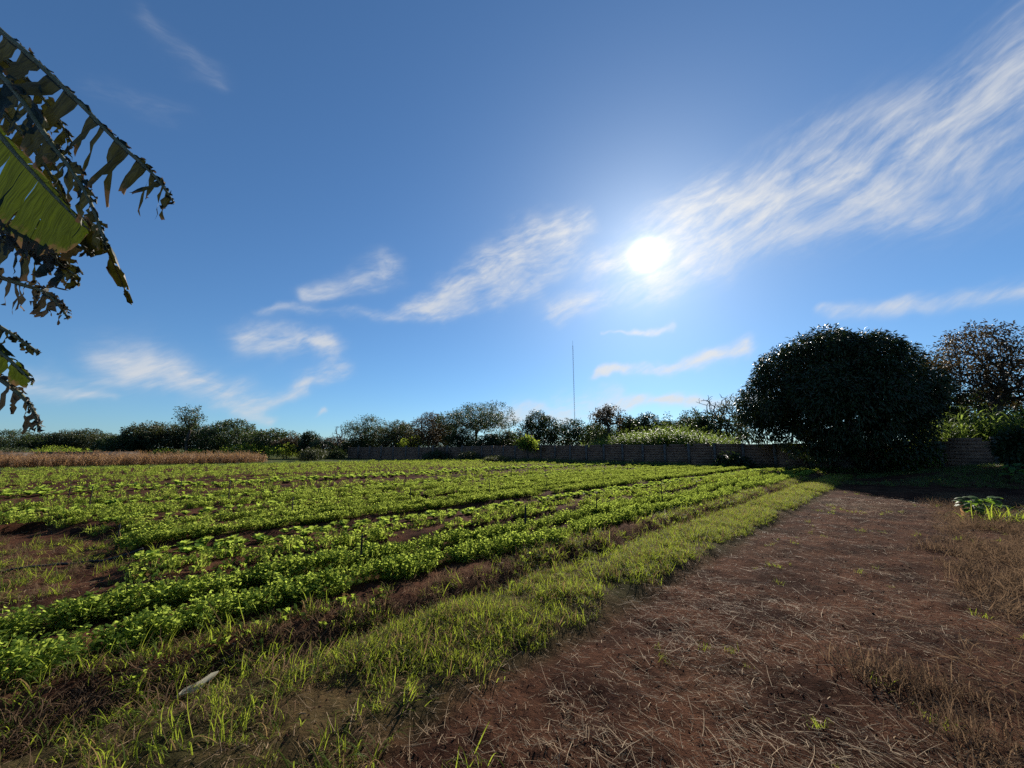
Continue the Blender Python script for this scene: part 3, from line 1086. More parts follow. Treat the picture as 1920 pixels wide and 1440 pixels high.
def proto_lettuce(seed, mat, R=.15, n=18, up=.75):
    r = random.Random(seed)
    mb = MB()
    for k in range(n):
        a = k * 2.4 + r.uniform(-.3, .3)
        inner = k / n
        L = R * (1.15 - .45 * inner) * r.uniform(.85, 1.15)
        el = math.radians(34 + 55 * inner * up * 1.5 + r.uniform(-8, 8))
        d = Vector((math.cos(a) * math.cos(el), math.sin(a) * math.cos(el), math.sin(el)))
        o = Vector((math.cos(a), math.sin(a), 0))
        s = Vector((-math.sin(a), math.cos(a), 0))
        W = L * r.uniform(.30, .40)
        cols = []
        for i, t in enumerate((0, .25, .5, .75, 1)):
            c = d * L * t + o * (.12 * L * t * t) - Vector((0, 0, .28 * L * t * t * (1 - inner * .6)))
            w = W * (.25, .7, 1.0, .95, .45)[i]
            row = []
            for j in (-1, -.5, 0, .5, 1):
                row.append(c + s * w * j + Vector((0, 0, abs(j) * w * .35 + r.uniform(-1, 1) * .10 * w * (abs(j) + .2))))
            cols.append(row)
        vs = [p for row in cols for p in row]
        fs = [(i * 5 + j, i * 5 + j + 1, i * 5 + j + 6, i * 5 + j + 5) for i in range(4) for j in range(4)]
        mb.add(vs, fs)
    return mb.build('lettuce', mat, link=False, smooth=True)


def proto_seedling(seed, mat, h=.09, n=7, leaf=.055):
    r = random.Random(seed)
    mb = MB()
    for k in range(n):
        a = r.random() * 6.283
        el = r.uniform(.35, 1.2)
        d = Vector((math.cos(a) * math.cos(el), math.sin(a) * math.cos(el), math.sin(el)))
        s = Vector((-math.sin(a), math.cos(a), 0))
        L = leaf * r.uniform(.7, 1.4) + h * .5
        b = Vector((r.gauss(0, .03), r.gauss(0, .03), 0))
        mb.strip([b, b + d * L * .45, b + d * L * .75 + Vector((0, 0, -.05 * L)), b + d * L + Vector((0, 0, -.2 * L))], s, [.004, L * .10, L * .2, L * .04])
    return mb.build('seedling', mat, link=False)


def proto_grass(seed, mat, h=.22, n=26, spread=.07, width=.0035, arch=1.0):
    r = random.Random(seed)
    mb = MB()
    for k in range(n):
        a = r.random() * 6.283
        L = h * r.uniform(.5, 1.25)
        b = Vector((r.gauss(0, spread), r.gauss(0, spread), -.01))
        el = r.uniform(.75, 1.45)
        o = Vector((math.cos(a), math.sin(a), 0))
        s = Vector((-math.sin(a), math.cos(a), 0))
        bend = r.uniform(.2, 1.1) * arch
        pts, p, e = [b], b.copy(), el
        for i in range(5):
            p = p + (o * math.cos(e) + Vector((0, 0, 1)) * math.sin(e)) * L / 5
            e -= bend * (.25 + .22 * i)
            pts.append(p.copy())
        w = width * r.uniform(.7, 1.4)
        mb.strip(pts, s, [w * .8, w, w, w * .85, w * .6, w * .1], fold=.35)
    return mb.build('grass_tuft', mat, link=False)


def proto_straw(seed, mat):
    r = random.Random(seed)
    mb = MB()
    L = r.choice([.018, .025, .035, .045, .06, .08, .12, .2])
    n = 3
    w = r.uniform(.0009, .0016) + (.0013 if r.random() < .2 else 0)
    p = Vector((-L / 2, 0, .004))
    a = 0
    pts = [p.copy()]
    kink = r.uniform(-.22, .22)
    for i in range(n):
        p = p + Vector((math.cos(a), math.sin(a), r.uniform(-.03, .16))) * L / n
        a += kink * r.random()
        pts.append(p.copy())
    mb.strip(pts, Vector((0, 1, 0)), [w, w, w * .9, w * .4], fold=.7)
    return mb.build('straw', mat, link=False)


def proto_corn(seed, mat, h=1.25, n=8, blade=.55, w=.03, droop=1.0):
    r = random.Random(seed)
    mb = MB()
    lean = Vector((r.gauss(0, .06), r.gauss(0, .06), 0))
    mb.tube([(0, 0, -.03), tuple(lean * .5 + Vector((0, 0, h * .5))), tuple(lean + Vector((0, 0, h)))], [.014, .012, .005], 4)
    for k in range(n):
        z = h * (.15 + .75 * k / n)
        a = k * math.pi + r.uniform(-.9, .9)
        o = Vector((math.cos(a), math.sin(a), 0))
        s = Vector((-math.sin(a), math.cos(a), 0))
        L = blade * r.uniform(.6, 1.15)
        e = r.uniform(.5, 1.3)
        p = lean * z / h + Vector((0, 0, z))
        pts = [p.copy()]
        for i in range(5):
            p = p + (o * math.cos(e) + Vector((0, 0, 1)) * math.sin(e)) * L / 5
            e -= r.uniform(.35, .65) * droop
            pts.append(p.copy())
        mb.strip(pts, s, [w * .5, w, w, w * .8, w * .5, w * .1])
    for k in range(4):
        a = r.random() * 6.28
        q = lean + Vector((0, 0, h))
        mb.strip([q, q + Vector((math.cos(a) * .05, math.sin(a) * .05, .1)), q + Vector((math.cos(a) * .12, math.sin(a) * .12, .16))], Vector((1, 0, 0)), [.006, .005, .002])
    return mb.build('corn_stalk', mat, link=False)


def scatter(name, label, cat, protos, X, Y, scale, tilt=.12, zoff=0.0, flat=False, rz=None, kind='stuff', r=None):
    """one object: prototypes instanced on points by geometry nodes"""
    r = r or np.random.default_rng(len(X))
    n = len(X)
    Z = height(X, Y) + zoff
    me = bpy.data.meshes.new(name)
    me.vertices.add(n)
    me.vertices.foreach_set('co', np.stack([X, Y, Z], 1).astype(np.float32).ravel())
    rot = np.stack([r.normal(size=n) * tilt, r.normal(size=n) * tilt, (r.random(n) * 6.283) if rz is None else rz], 1)
    a = me.attributes.new('rot', 'FLOAT_VECTOR', 'POINT')
    a.data.foreach_set('vector', rot.astype(np.float32).ravel())
    scale = np.asarray(scale, float)
    sc = np.stack([scale, scale, scale * (1 + .25 * r.normal(size=n).clip(-1, 1))], 1) if not flat else np.stack([scale] * 3, 1)
    a = me.attributes.new('scl', 'FLOAT_VECTOR', 'POINT')
    a.data.foreach_set('vector', sc.astype(np.float32).ravel())
    a = me.attributes.new('idx', 'INT', 'POINT')
    a.data.foreach_set('value', r.integers(0, len(protos), n).astype(np.int32))
    o = bpy.data.objects.new(name, me)
    COL.objects.link(o)
    ng = bpy.data.node_groups.new(name, 'GeometryNodeTree')
    ng.interface.new_socket('Geometry', in_out='INPUT', socket_type='NodeSocketGeometry')
    ng.interface.new_socket('Geometry', in_out='OUTPUT', socket_type='NodeSocketGeometry')
    T = NT(ng)
    gi, go = T.node('NodeGroupInput'), T.node('NodeGroupOutput')
    g2i = T.node('GeometryNodeGeometryToInstance')
    for p in protos:
        oi = T.node('GeometryNodeObjectInfo')
        oi.inputs['Object'].default_value = p
        T.l.new(oi.outputs['Geometry'], g2i.inputs[0])

    def attr(nm, ty):
        nd = T.node('GeometryNodeInputNamedAttribute', data_type=ty)
        nd.inputs['Name'].default_value = nm
        return nd.outputs['Attribute']
    ip = T.node('GeometryNodeInstanceOnPoints')
    T.l.new(gi.outputs[0], ip.inputs['Points'])
    T.l.new(g2i.outputs[0], ip.inputs['Instance'])
    ip.inputs['Pick Instance'].default_value = True
    T.l.new(attr('idx', 'INT'), ip.inputs['Instance Index'])
    er = T.node('FunctionNodeEulerToRotation')
    T.l.new(attr('rot', 'FLOAT_VECTOR'), er.inputs[0])
    T.l.new(er.outputs[0], ip.inputs['Rotation'])
    T.l.new(attr('scl', 'FLOAT_VECTOR'), ip.inputs['Scale'])
    T.l.new(ip.outputs[0], go.inputs[0])
    md = o.modifiers.new('scatter', 'NODES')
    md.node_group = ng
    tag(o, label, cat, kind=kind)
    return o


def row_points(u0, u1, v0, v1, spacing, r, jitter=.3, keep=None, grow=True):
    """points along the rows; spacing widens with distance when grow is set"""
    n = int((u1 - u0) * (v1 - v0) / spacing ** 2)
    u = r.uniform(u0, u1, n)
    v = r.uniform(v0, v1, n)
    ok = u > bed_start(v) + .1 * r.normal(size=n)
    if keep is not None:
        ok &= keep(u, v)
    return u[ok], v[ok]


def xy(u, v):
    return (u - v) * R2, (u + v) * R2


def in_view(X, Y, m=1.0):
    return (Y > .3) & (np.abs(X) < Y * 1.45 + m)


PAR = [proto_parsley(s, M['parsley']) for s in range(5)]
CIL = [proto_parsley(s + 20, M['cilantro'], .17, 20, .026, .11) for s in range(4)]
LET = [proto_lettuce(s, M['lettuce']) for s in range(6)]
SEED = [proto_seedling(s, M['weed']) for s in range(5)] + [proto_seedling(9, M['cilantro'], .08, 6, .05)]
GRS = [proto_grass(s, M['grass']) for s in range(6)]
GRF = [proto_grass(s + 30, M['grass_far'], .30, 22, .12, .007) for s in range(4)]
DRY = [proto_grass(s + 50, M['dry_grass'], .20, 36, .10, .0024, 1.0) for s in range(5)]
STR = [proto_straw(s, M['straw']) for s in range(22)]


def crops():
    r = np.random.default_rng(21)
    # parsley: two thick rows on the nearest bed
    U, V = [], []
    for vc, hw in ((4.22, .14), (5.02, .15)):
        u, v = row_points(-2.5, 33, vc - hw, vc + hw, .065, r, keep=lambda u, v: fbm(u * 1.1, v * 1.7, 3, 3) > .29)
        U.append(u)
        V.append(v)
    u, v = np.concatenate(U), np.concatenate(V)
    v = v + .10 * np.sin(u * .9) + .05 * np.sin(u * 2.3)
    X, Y = xy(u, v)
    scatter('parsley_bed', 'thick double row of bright green parsley on the nearest bed', 'parsley', PAR, X, Y, r.uniform(.45, .78, len(X)) * (.75 + .6 * fbm(u * .8, v, 2, 6)), r=r)

    def bed(name, label, cat, protos, spans, sp, thr, sc=(.7, 1.2), f=1.2, u1=33.5, u0=-28):
        U, V = [], []
        for a, b in spans:
            q = sp * max(1.0, math.sqrt((a + 3) / 9))
            u, v = row_points(u0, u1, a, b, q, r, keep=lambda u, v: fbm(u * f * .6, v * f * 1.6, 3, 7) > thr)
            U.append(u)
            V.append(v)
        u, v = np.concatenate(U), np.concatenate(V)
        X, Y = xy(u, v)
        k = in_view(X, Y)
        X, Y, u, v = X[k], Y[k], u[k], v[k]
        return scatter(name, label, cat, protos, X, Y, r.uniform(sc[0], sc[1], len(X)) * np.maximum(1, np.sqrt(np.maximum(v, 0) / 26)), r=r)

    def rows(vs, hw=.17):
        return [(q - hw, q + hw) for q in vs]

    bed('weedy_bed', 'sparse weedy seedlings on the bed behind the parsley', 'seedlings', SEED + CIL[:1], rows([6.15, 6.65], .14), .085, .42)
    bed('cilantro_bed', 'dense low cilantro strips behind the first lettuce row', 'cilantro', CIL, rows([8.5, 9.05, 9.95], .10), .060, .30, (.65, 1.1))
    bed('cilantro_bed', 'mixed low greens in the middle of the field', 'greens', CIL + SEED[:2], rows([10.8, 11.85, 12.45, 13.2, 15.05], .10), .07, .30, (.65, 1.1))
    bed('seedling_bed', 'scattered pale seedlings on the brown bare strips', 'seedlings', SEED + CIL[:1], rows([16.4, 17.3, 18.3, 22.8, 23.7, 24.7], .15), .13, .40, (.8, 1.3))
    bed('low_crop', 'far strips of short even green crop before the dried corn', 'greens', CIL + SEED[:2], rows([q + d for q, _ in BEDS[8:] for d in (.25, 1.3, 2.35)], .20), .14, .22, (.75, 1.15))
    # weeds creeping in the furrows
    u = r.uniform(-10, 33, 15000)
    v = np.concatenate([r.uniform(5.6, 30, 12000), r.uniform(3.4, 4.0, 3000)])
    k = (fbm(u * .5, v * .9, 3, 12) > np.where(v < 5, .44, .57)) & (u > bed_start(v))
    X, Y = xy(u[k], v[k])
    k2 = in_view(X, Y)
    scatter('furrow_weeds', 'small weeds and grass creeping along the furrows between the beds', 'weeds', SEED + GRS[:3], X[k2], Y[k2], r.uniform(.4, .9, k2.sum()), r=r)

    # lettuces: each head of the nearest 300 is a thing, the others one object
    pts = []
    for vc, sp, thr, s in ((7.2, .19, .30, .80), (7.55, .21, .34, .72), (11.3, .24, .32, .85), (13.75, .25, .25, .88), (14.35, .25, .28, .85), (19.5, .34, .22, 1.2), (20.3, .34, .22, 1.2), (21.2, .34, .25, 1.15), (32.15, .40, .15, 1.3), (39.5, .40, .15, 1.3), (28.7, .4, .35, 1.0)):
        u = np.arange(-30, 33.2, sp)
        u = u + r.normal(size=len(u)) * .06
        v = vc + r.normal(size=len(u)) * .05 + .07 * np.sin(u * .8)
        k = (fbm(u * .7, v * 1.2, 2, 15) > thr) & (u > bed_start(v))
        X, Y = xy(u[k], v[k])
        k2 = in_view(X, Y, .3)
        for x, y, vv in zip(X[k2], Y[k2], v[k][k2]):
            pts.append((math.hypot(x, y), x, y, vc, s * r.uniform(.75, 1.25)))
    pts.sort()
    near, rest = pts[:300], pts[300:]
    rows = {7.2: 'row of big bright lettuces just behind the weedy bed', 7.55: 'row of big bright lettuces just behind the weedy bed', 11.3: 'row of lettuces behind the cilantro strips', 13.75: 'pair of lettuce rows before the brown bare strip', 14.35: 'pair of lettuce rows before the brown bare strip'}
    for d, x, y, vc, s in near:
        src = LET[r.integers(0, len(LET))]
        o = bpy.data.objects.new('lettuce', src.data)
        o.location = (x, y, H1(x, y) + .005)
        o.rotation_euler = (r.normal() * .12, r.normal() * .12, r.random() * 6.28)
        o.scale = (s, s, s * r.uniform(.9, 1.35))
        COL.objects.link(o)
        nm = rows.get(vc, 'yellow-green lettuce rows beyond the brown bare strip')
        tag(o, 'bright green lettuce in the ' + nm, 'lettuce', 'lettuces in the ' + nm)
    A = np.array(rest)
    scatter('lettuce_rows', 'far rows of yellow-green lettuces merging into bright lines', 'lettuce', LET, A[:, 1], A[:, 2], A[:, 4], r=r)


crops()


def grasses():
    r = np.random.default_rng(31)
    # the grassy strip between beds and path
    n = 42000
    u = r.uniform(-1, 30, n)
    v = r.normal(2.88, .27, n)
    near = sstep(u + (v - 2.8) * .5, 1.1, 2.7)
    k = (v > 2.3 + .25 * (fbm(u * 1.7, u * .3, 2, 77) - .5)) & (v < 3.6) & (r.random(n) < (.06 + .94 * sstep(fbm(u * 1.5, v * 1.8, 3, 22), .34, .60)) * (1 - sstep(np.abs(v - 2.85), .35, .85) * .8)) & (r.random(n) < .05 + .95 * near)
    u, v = u[k], v[k]
    X, Y = xy(u, v)
    scatter('grass_strip', 'yellow-green grass growing along the strip between the beds and the path', 'grass', GRS + DRY[:1], X, Y, r.uniform(.28, .72, len(X)) * (.6 + .6 * fbm(u * .9, v * .9, 2, 5)), tilt=.3, r=r)
    u = r.uniform(-1.5, 30, 1100)
    v = r.normal(3.64, .12, 1100)
    X, Y = xy(u, v)
    scatter('furrow_dry_grass', 'thin dry grass in the furrow between the parsley and the grass strip', 'dry grass', DRY + GRS[:1], X, Y, r.uniform(.3, .75, len(X)), tilt=.5, r=r)
    # straggling grass in the left foreground and on the headland
    u = np.concatenate([r.uniform(-1.2, 1.6, 300), r.uniform(-3.5, .6, 700)])
    v = np.concatenate([r.uniform(.8, 4.0, 300), r.uniform(5.9, 11.5, 700)])
    k = fbm(u * 1.6, v * 1.6, 3, 41) > .50
    k &= (v < 5) | (u < bed_start(v) + .3)
    X, Y = xy(u[k], v[k])
    k2 = in_view(X, Y)
    scatter('headland_grass', 'straggling thin grass on the soil at the left', 'grass', GRS + DRY[:3], X[k2], Y[k2], r.uniform(.35, .95, k2.sum()), tilt=.3, r=r)
    # dry brown grass on the right of the path
    n = 90000
    X = r.uniform(1.2, 17, n)
    Y = r.uniform(1.0, 16, n)
    u, v = (X + Y) * R2, (Y - X) * R2
    dens = sstep(-v, .0, 1.9) * sstep(fbm(X * .9, Y * .9, 3, 51), .28, .56)
    k = (r.random(n) < dens * np.clip(7 / np.hypot(X, Y), .35, 1)) & (X < Y * 1.5 + .5) & (u < 20)
    X, Y = X[k], Y[k]
    scatter('dry_grass', 'fuzzy reddish brown dry grass covering the right side of the path', 'dry grass', DRY, X, Y, r.uniform(.4, 1.15, len(X)), tilt=.6, r=r)
    # green tufts dotted about the path
    n = 1500
    X = r.uniform(-1, 14, n)
    Y = r.uniform(1.3, 18, n)
    v = (Y - X) * R2
    k = (v < 2.0) & (v > -4.5) & (fbm(X * .8, Y * .8, 3, 61) > .58) & (X < Y * 1.4)
    scatter('path_grass', 'small green grass tufts dotted over the straw-covered path', 'grass', GRS[:4], X[k], Y[k], r.uniform(.2, .5, k.sum()), tilt=.3, r=r)
    # far grass: foot of the wall, bank, beyond the wall, edge before the corn
    n = 26000
    u = np.concatenate([r.uniform(33, 35.2, 6000), r.uniform(24, 35, 3500), r.uniform(36, 44, 5000), r.uniform(-50, 34, 8000)])
    v = np.concatenate([r.uniform(0, 54, 6000), r.uniform(-14, 2.2, 3500), r.uniform(-16, 50, 5000), r.uniform(43, 52, 8000)])
    X, Y = xy(u, v)
    k = in_view(X, Y) & (fbm(u * .4, v * .4, 3, 71) > .38)
    scatter('rough_grass', 'rough tall grass at the foot of the block wall and before the dried corn', 'grass', GRF + DRY[:1], X[k], Y[k], np.where(((v[k] < 2.5) & (u[k] < 36)) | (v[k] > 43), .42, 1.0) * r.uniform(.8, 2.0, k.sum()), r=r)
    # straw
    n = 170000
    rr_ = r.random(n) ** 1.5 * 17 + 1.2
    th = r.uniform(-.75, 1.0, n)
    X, Y = rr_ * np.sin(th), rr_ * np.cos(th)
    u, v = (X + Y) * R2, (Y - X) * R2
    dens = (1 - sstep(v, 1.6, 2.6)) * (.35 + .65 * sstep(fbm(X * .8, Y * .8, 3, 81), .38, .6)) + .12 * (v > 2) * (v < 3.8)
    k = (r.random(n) < dens) & (u < 24)
    X, Y = X[k], Y[k]
    rz = r.normal(size=len(X)) * .75 + 2.3
    mixr = r.random(len(X)) < .35
    rz[mixr] = r.random(mixr.sum()) * 6.283
    scatter('straw_litter', 'pale cut straw lying all over the reddish soil path', 'straw', STR, X, Y, r.choice([.35, .45, .6, .8, 1.15], len(X)) * np.maximum(1, np.sqrt(np.hypot(X, Y) / 6)), tilt=.16, zoff=.004, flat=True, rz=rz, r=r)
    n = 9000
    u = r.uniform(-5, 1.2, n)
    v = r.uniform(3, 13, n)
    k = (u < bed_start(v) + .2) | ((v < 4.1))
    k &= r.random(n) < .25 + .75 * sstep(fbm(u, v, 3, 91), .4, .6)
    X, Y = xy(u[k], v[k])
    k2 = in_view(X, Y, .2)
    scatter('straw_litter', 'thin straw scattered on the bare headland at the left', 'straw', STR, X[k2], Y[k2], r.uniform(.6, 1.4, k2.sum()), tilt=.16, zoff=.004, flat=True, r=r)

    # crumbs and clods of soil
    P = []
    for k in range(5):
        q = np.random.default_rng(900 + k)
        bm = bmesh.new()
        bmesh.ops.create_icosphere(bm, subdivisions=1, radius=1.0)
        for vt in bm.verts:
            vt.co *= q.uniform(.6, 1.15)
            vt.co.z *= .7
        me = bpy.data.meshes.new('clod')
        bm.to_mesh(me)
        bm.free()
        me.materials.append(M['clod'])
        P.append(bpy.data.objects.new('clod', me))
    n = 34000
    rr_ = r.random(n) ** 1.4 * 16 + 1.2
    th = r.uniform(-.98, .98, n)
    X, Y = rr_ * np.sin(th), rr_ * np.cos(th)
    k = r.random(n) < .15 + .85 * sstep(fbm(X * 1.4, Y * 1.4, 3, 99), .38, .62)
    X, Y = X[k], Y[k]
    sc = .003 + .007 * r.random(len(X)) ** 3 + .010 * (r.random(len(X)) < .03) * r.random(len(X))
    scatter('soil_clods', 'loose crumbs and clods of reddish soil over the path and furrows', 'soil', P, X, Y, sc * np.maximum(1, np.sqrt(np.hypot(X, Y) / 4)), tilt=.5, flat=True, r=r)


grasses()


def corn_and_cane():
    r = np.random.default_rng(41)
    P = [proto_corn(s, M['corn_dry'], 1.2, 9, .5, .035, 1.3) for s in range(5)]
    n = 9000
    u = r.uniform(-52, 13, n)
    v = np.round(r.uniform(53, 61, n) / .8) * .8 + r.normal(size=n) * .08
    X, Y = xy(u, v)
    k = in_view(X, Y, 2) & (u < 12.5 + r.normal(size=n) * .6)
    scatter('dried_corn', 'strip of dried brown corn standing beyond the field at the left', 'corn', P, X[k], Y[k], r.uniform(.62, .92, k.sum()), r=r)
    C = [proto_corn(s + 60, M['cane'], 2.6, 11, 1.0, .04, .7) for s in range(5)]
    # cane patch behind the wall
    n = 2600
    v = r.uniform(10.8, 25.5, n)
    u = r.uniform(36.4, 41, n)
    X, Y = xy(u, v)
    hgt = .70 + .32 * np.exp(-((v - 16.3) / 3.2) ** 2) + .12 * r.normal(size=n).clip(-1.5, 1.5) + .18 * np.exp(-((v - 21) / 2) ** 2)
    scatter('sugar_cane', 'sunlit green sugar cane standing behind the block wall', 'sugar cane', C, X, Y, np.clip(hgt, .4, 1.4) * 1.05, r=r)
    n = 1500
    v = r.uniform(-17, -1, n)
    u = r.uniform(36.6, 42, n)
    X, Y = xy(u, v)
    scatter('tall_grass', 'tall green grass behind the wall under the spreading tree', 'tall grass', C, X, Y, r.uniform(.75, 1.15, n), r=r)


corn_and_cane()

# ------------------------------------------------------------------ sprinkler stakes
ORD = ['nearest', 'second', 'third', 'fourth', 'fifth', 'sixth', 'seventh', 'eighth', 'ninth', 'tenth', 'eleventh', 'twelfth', 'thirteenth', 'fourteenth', 'fifteenth']


def stakes():
    r = random.Random(6)
    lines = [
        (4.78, [2.25, 5.1, 7.4, 10.5, 12.9, 15.7, 18.5, 21.2, 24.0, 26.9], .43, 'on the parsley bed'),
        (9.1, [.17, 2.73, 5.52, 8.1, 10.9, 14.3, 16.9, 19.5, 22.1, 24.8], .42, 'along the cilantro strips'),
        (13.4, [-.3, 2.3, 5.0, 7.8, 10.6, 13.3, 16.0, 18.8, 21.6, 24.3], .46, 'beside the pair of lettuce rows'),
        (18.9, [-.9, 1.8, 4.6, 7.3, 10.0, 12.9, 15.5, 18.2, 21.0], .46, 'at the edge of the yellow-green lettuces'),
        (25.3, [-4.0, -1.2, 1.6, 4.4, 7.2, 10, 12.7, 15.5], .48, 'before the far green strips'),
        (32.4, [-9.5, -6.7, -4.0, -1.2, 1.5, 4.3, 7.1, 9.8], .5, 'in the far green strips')]
    for v, us, h, where in lines:
        for k, u in enumerate(us):
            x, y = uv2xy(u, v + r.uniform(-.12, .12))
            root = empty('irrigation_stake', (x, y, H1(x, y)))
            root.rotation_euler = (r.gauss(0, .05), r.gauss(0, .06), r.random() * 6)
            hh = h * r.uniform(.85, 1.2)
            mb = MB()
            w = r.uniform(.010, .014) if not (v < 5 and k == 1) else .02
            mb.tube([(0, 0, -.1), (.004, 0, hh * .5), (0, .003, hh)], [w, w, w * .85], 6)
            mb.build('post', M['stake'], root)
            mb = MB()
            mb.tube([(0, 0, hh), (0, 0, hh + .03)], [.016, .010], 6)
            mb.tube([(0, 0, hh + .03), (0, 0, hh + .05)], [.004, .004], 5)
            mb.build('sprinkler_head', M['pipe'], root)
            tag(root, '%s dark stake of the line %s' % (ORD[k], where), 'stake', 'irrigation stakes ' + where)


stakes()


def litter_things():
    # bleached piece of banana leaf in the left foreground
    x, y = uv2xy(.56, 3.50)
    mb = MB()
    d = Vector((.80, .60, 0)).normalized()
    s = Vector((-d.y, d.x, .25)).normalized()
    rows = []
    for i, t in enumerate((0, .2, .4, .6, .8, 1)):
        c = d * (.26 * (t - .5)) + Vector((0, 0, .025 + .05 * t + .012 * math.sin(t * 9)))
        w = (.010, .026, .036, .040, .038, .026)[i]
        rows.append([c + s * w * j + Vector((0, 0, .010 * (j * j))) + d * (.02 * j * (t > .7)) for j in (-1, -.4, .4, 1)])
    vs = [p for q in rows for p in q]
    mb.add(vs, [(i * 4 + j, i * 4 + j + 1, i * 4 + j + 5, i * 4 + j + 4) for i in range(5) for j in range(3)])
    o = mb.build('leaf_scrap', M['pale_leaf'], smooth=True)
    o.location = (x, y, H1(x, y) + .03)
    o.rotation_euler = (.25, 0, 0)
    o.scale = (.8, .8, .8)
    tag(o, 'bleached whitish scrap of leaf lying on the soil in the left foreground', 'leaf')
    # fallen green leaf at bottom right
    p = at(1897, 1402, 2.05)
    mb = MB()
    d = Vector((.75, -.66, 0))
    s = Vector((.66, .75, .2)).normalized()
    mb.strip([d * (.11 * (t - .5)) + Vector((0, 0, .03 + .012 * math.sin(3 * t))) for t in (0, .25, .5, .75, 1)], s, [.004, .016, .02, .015, .002], fold=.3)
    o = mb.build('fallen_leaf', M['pale_leaf'])
    o.location = (2.62, 2.0, H1(2.62, 2.0) + .02)
    tag(o, 'single pale green fallen leaf in the bottom right corner', 'leaf')
    # black irrigation pipe on the headland
    mb = MB()
    pts = []
    for t in np.linspace(0, 1, 14):
        u, v = -1.3 + 1.75 * t, 8.55 - .25 * t + .06 * math.sin(5 * t)
        px, py = uv2xy(u, v)
        pts.append((px, py, H1(px, py) + .035))
    mb.tube(pts, .017, 7)
    o = mb.build('irrigation_pipe', M['pipe'], smooth=True)
    tag(o, 'black irrigation pipe lying on the bare headland at the left', 'pipe')
    # pale peg by the parsley
    x, y = uv2xy(8.3, 3.75)
    mb = MB()
    mb.tube([(0, 0, -.05), (.004, 0, .11), (.0, .004, .22)], [.009, .008, .006], 6)
    o = mb.build('peg', M['pale_leaf'])
    o.location = (x, y, H1(x, y))
    tag(o, 'short pale peg at the edge of the parsley bed', 'peg')
    mb = MB()
    mb.strip([(0, 0, -.02), (.02, 0, .08), (.03, .01, .17), (.0, .01, .26)], Vector((.8, -.6, 0)), [.012, .030, .026, .004], fold=.5)
    o = mb.build('dry_husk', M['corn_dry'])
    o.location = (10.15, 9.15, H1(10.15, 9.15))
    tag(o, 'pale upright husk standing left of the glinting broad-leaved weed', 'husk')
    # dry stalk at the right edge
    mb = MB()
    mb.tube([(0, 0, -.05), (.01, .0, .2), (.0, .01, .42)], [.010, .009, .006], 6)
    o = mb.build('dry_stalk', M['dry_stem'])
    x, y = 5.30, 4.06
    o.location = (x, y, H1(x, y))
    tag(o, 'upright dry pale stalk at the right edge of the picture', 'stalk')


litter_things()


def broad_weed(name, label, x, y, n, L, h, seed, mat='broad'):
    r = random.Random(seed)
    root = empty(name, (x, y, H1(x, y)))
    tag(root, label, 'weed')
    for k in range(n):
        a = k * 2.4 + r.uniform(-.3, .3)
        o = Vector((math.cos(a), math.sin(a), 0))
        s = Vector((-math.sin(a), math.cos(a), 0))
        q = h * r.uniform(.4, 1.1)
        b = o * r.uniform(.0, .05)
        c = o * r.uniform(.08, .22) + Vector((0, 0, q))
        mb = MB()
        mb.tube([b - Vector((0, 0, .03)), b.lerp(c, .5) + Vector((0, 0, .04)), c], [.007, .006, .004], 5)
        st = mb.build('stem', M['stem'], root)
        ll = L * r.uniform(.7, 1.25)
        e = r.uniform(-.2, .8)
        pts, p = [c], c.copy()
        for i in range(4):
            p = p + (o * math.cos(e) + Vector((0, 0, 1)) * math.sin(e)) * ll / 4
            e -= .38
            pts.append(p.copy())
        mb = MB()
        mb.strip(pts, s, [ll * .06, ll * .26, ll * .30, ll * .20, .003], fold=.25)
        mb.build('leaf', M[mat], root, smooth=True)


broad_weed('broad_leaved_weed', 'broad-leaved green weed catching the light at the edge of the shade right', 10.67, 9.30, 30, .24, .42, 1)
broad_weed('broad_leaved_weed', 'smaller broad-leaved weed right beside the glinting weed', 11.5, 9.75, 18, .22, .38, 2)
broad_weed('broad_leaved_weed', 'yellow-green leafy weed in front of the wall at the right edge', 20.2, 16.0, 14, .34, .6, 3)


def clump(name, label, x, y, protos, n, spread, s0, s1, seed, cat):
    """one tuft made of several blades bunches, joined as a single plant"""
    r = random.Random(seed)
    V, F, k = [], [], 0
    for i in range(n):
        src = r.choice(protos).data
        co = np.empty(len(src.vertices) * 3, np.float32)
        src.vertices.foreach_get('co', co)
        co = co.reshape(-1, 3)
        li = np.empty(len(src.loops), np.int32)
        src.loops.foreach_get('vertex_index', li)
        a = r.random() * 6.28
        s = r.uniform(s0, s1)
        c_, s_ = math.cos(a), math.sin(a)
        R = np.array([[c_, -s_, 0], [s_, c_, 0], [0, 0, 1]])
        q = co @ R.T * s + np.array([r.gauss(0, spread), r.gauss(0, spread), 0])
        V.append(q)
        F.append(li.reshape(-1, 4) + k)
        k += len(q)
    o = mk(name, np.vstack(V), np.vstack(F), protos[0].data.materials[0])
    o.location = (x, y, H1(x, y))
    tag(o, label, cat)
    return o


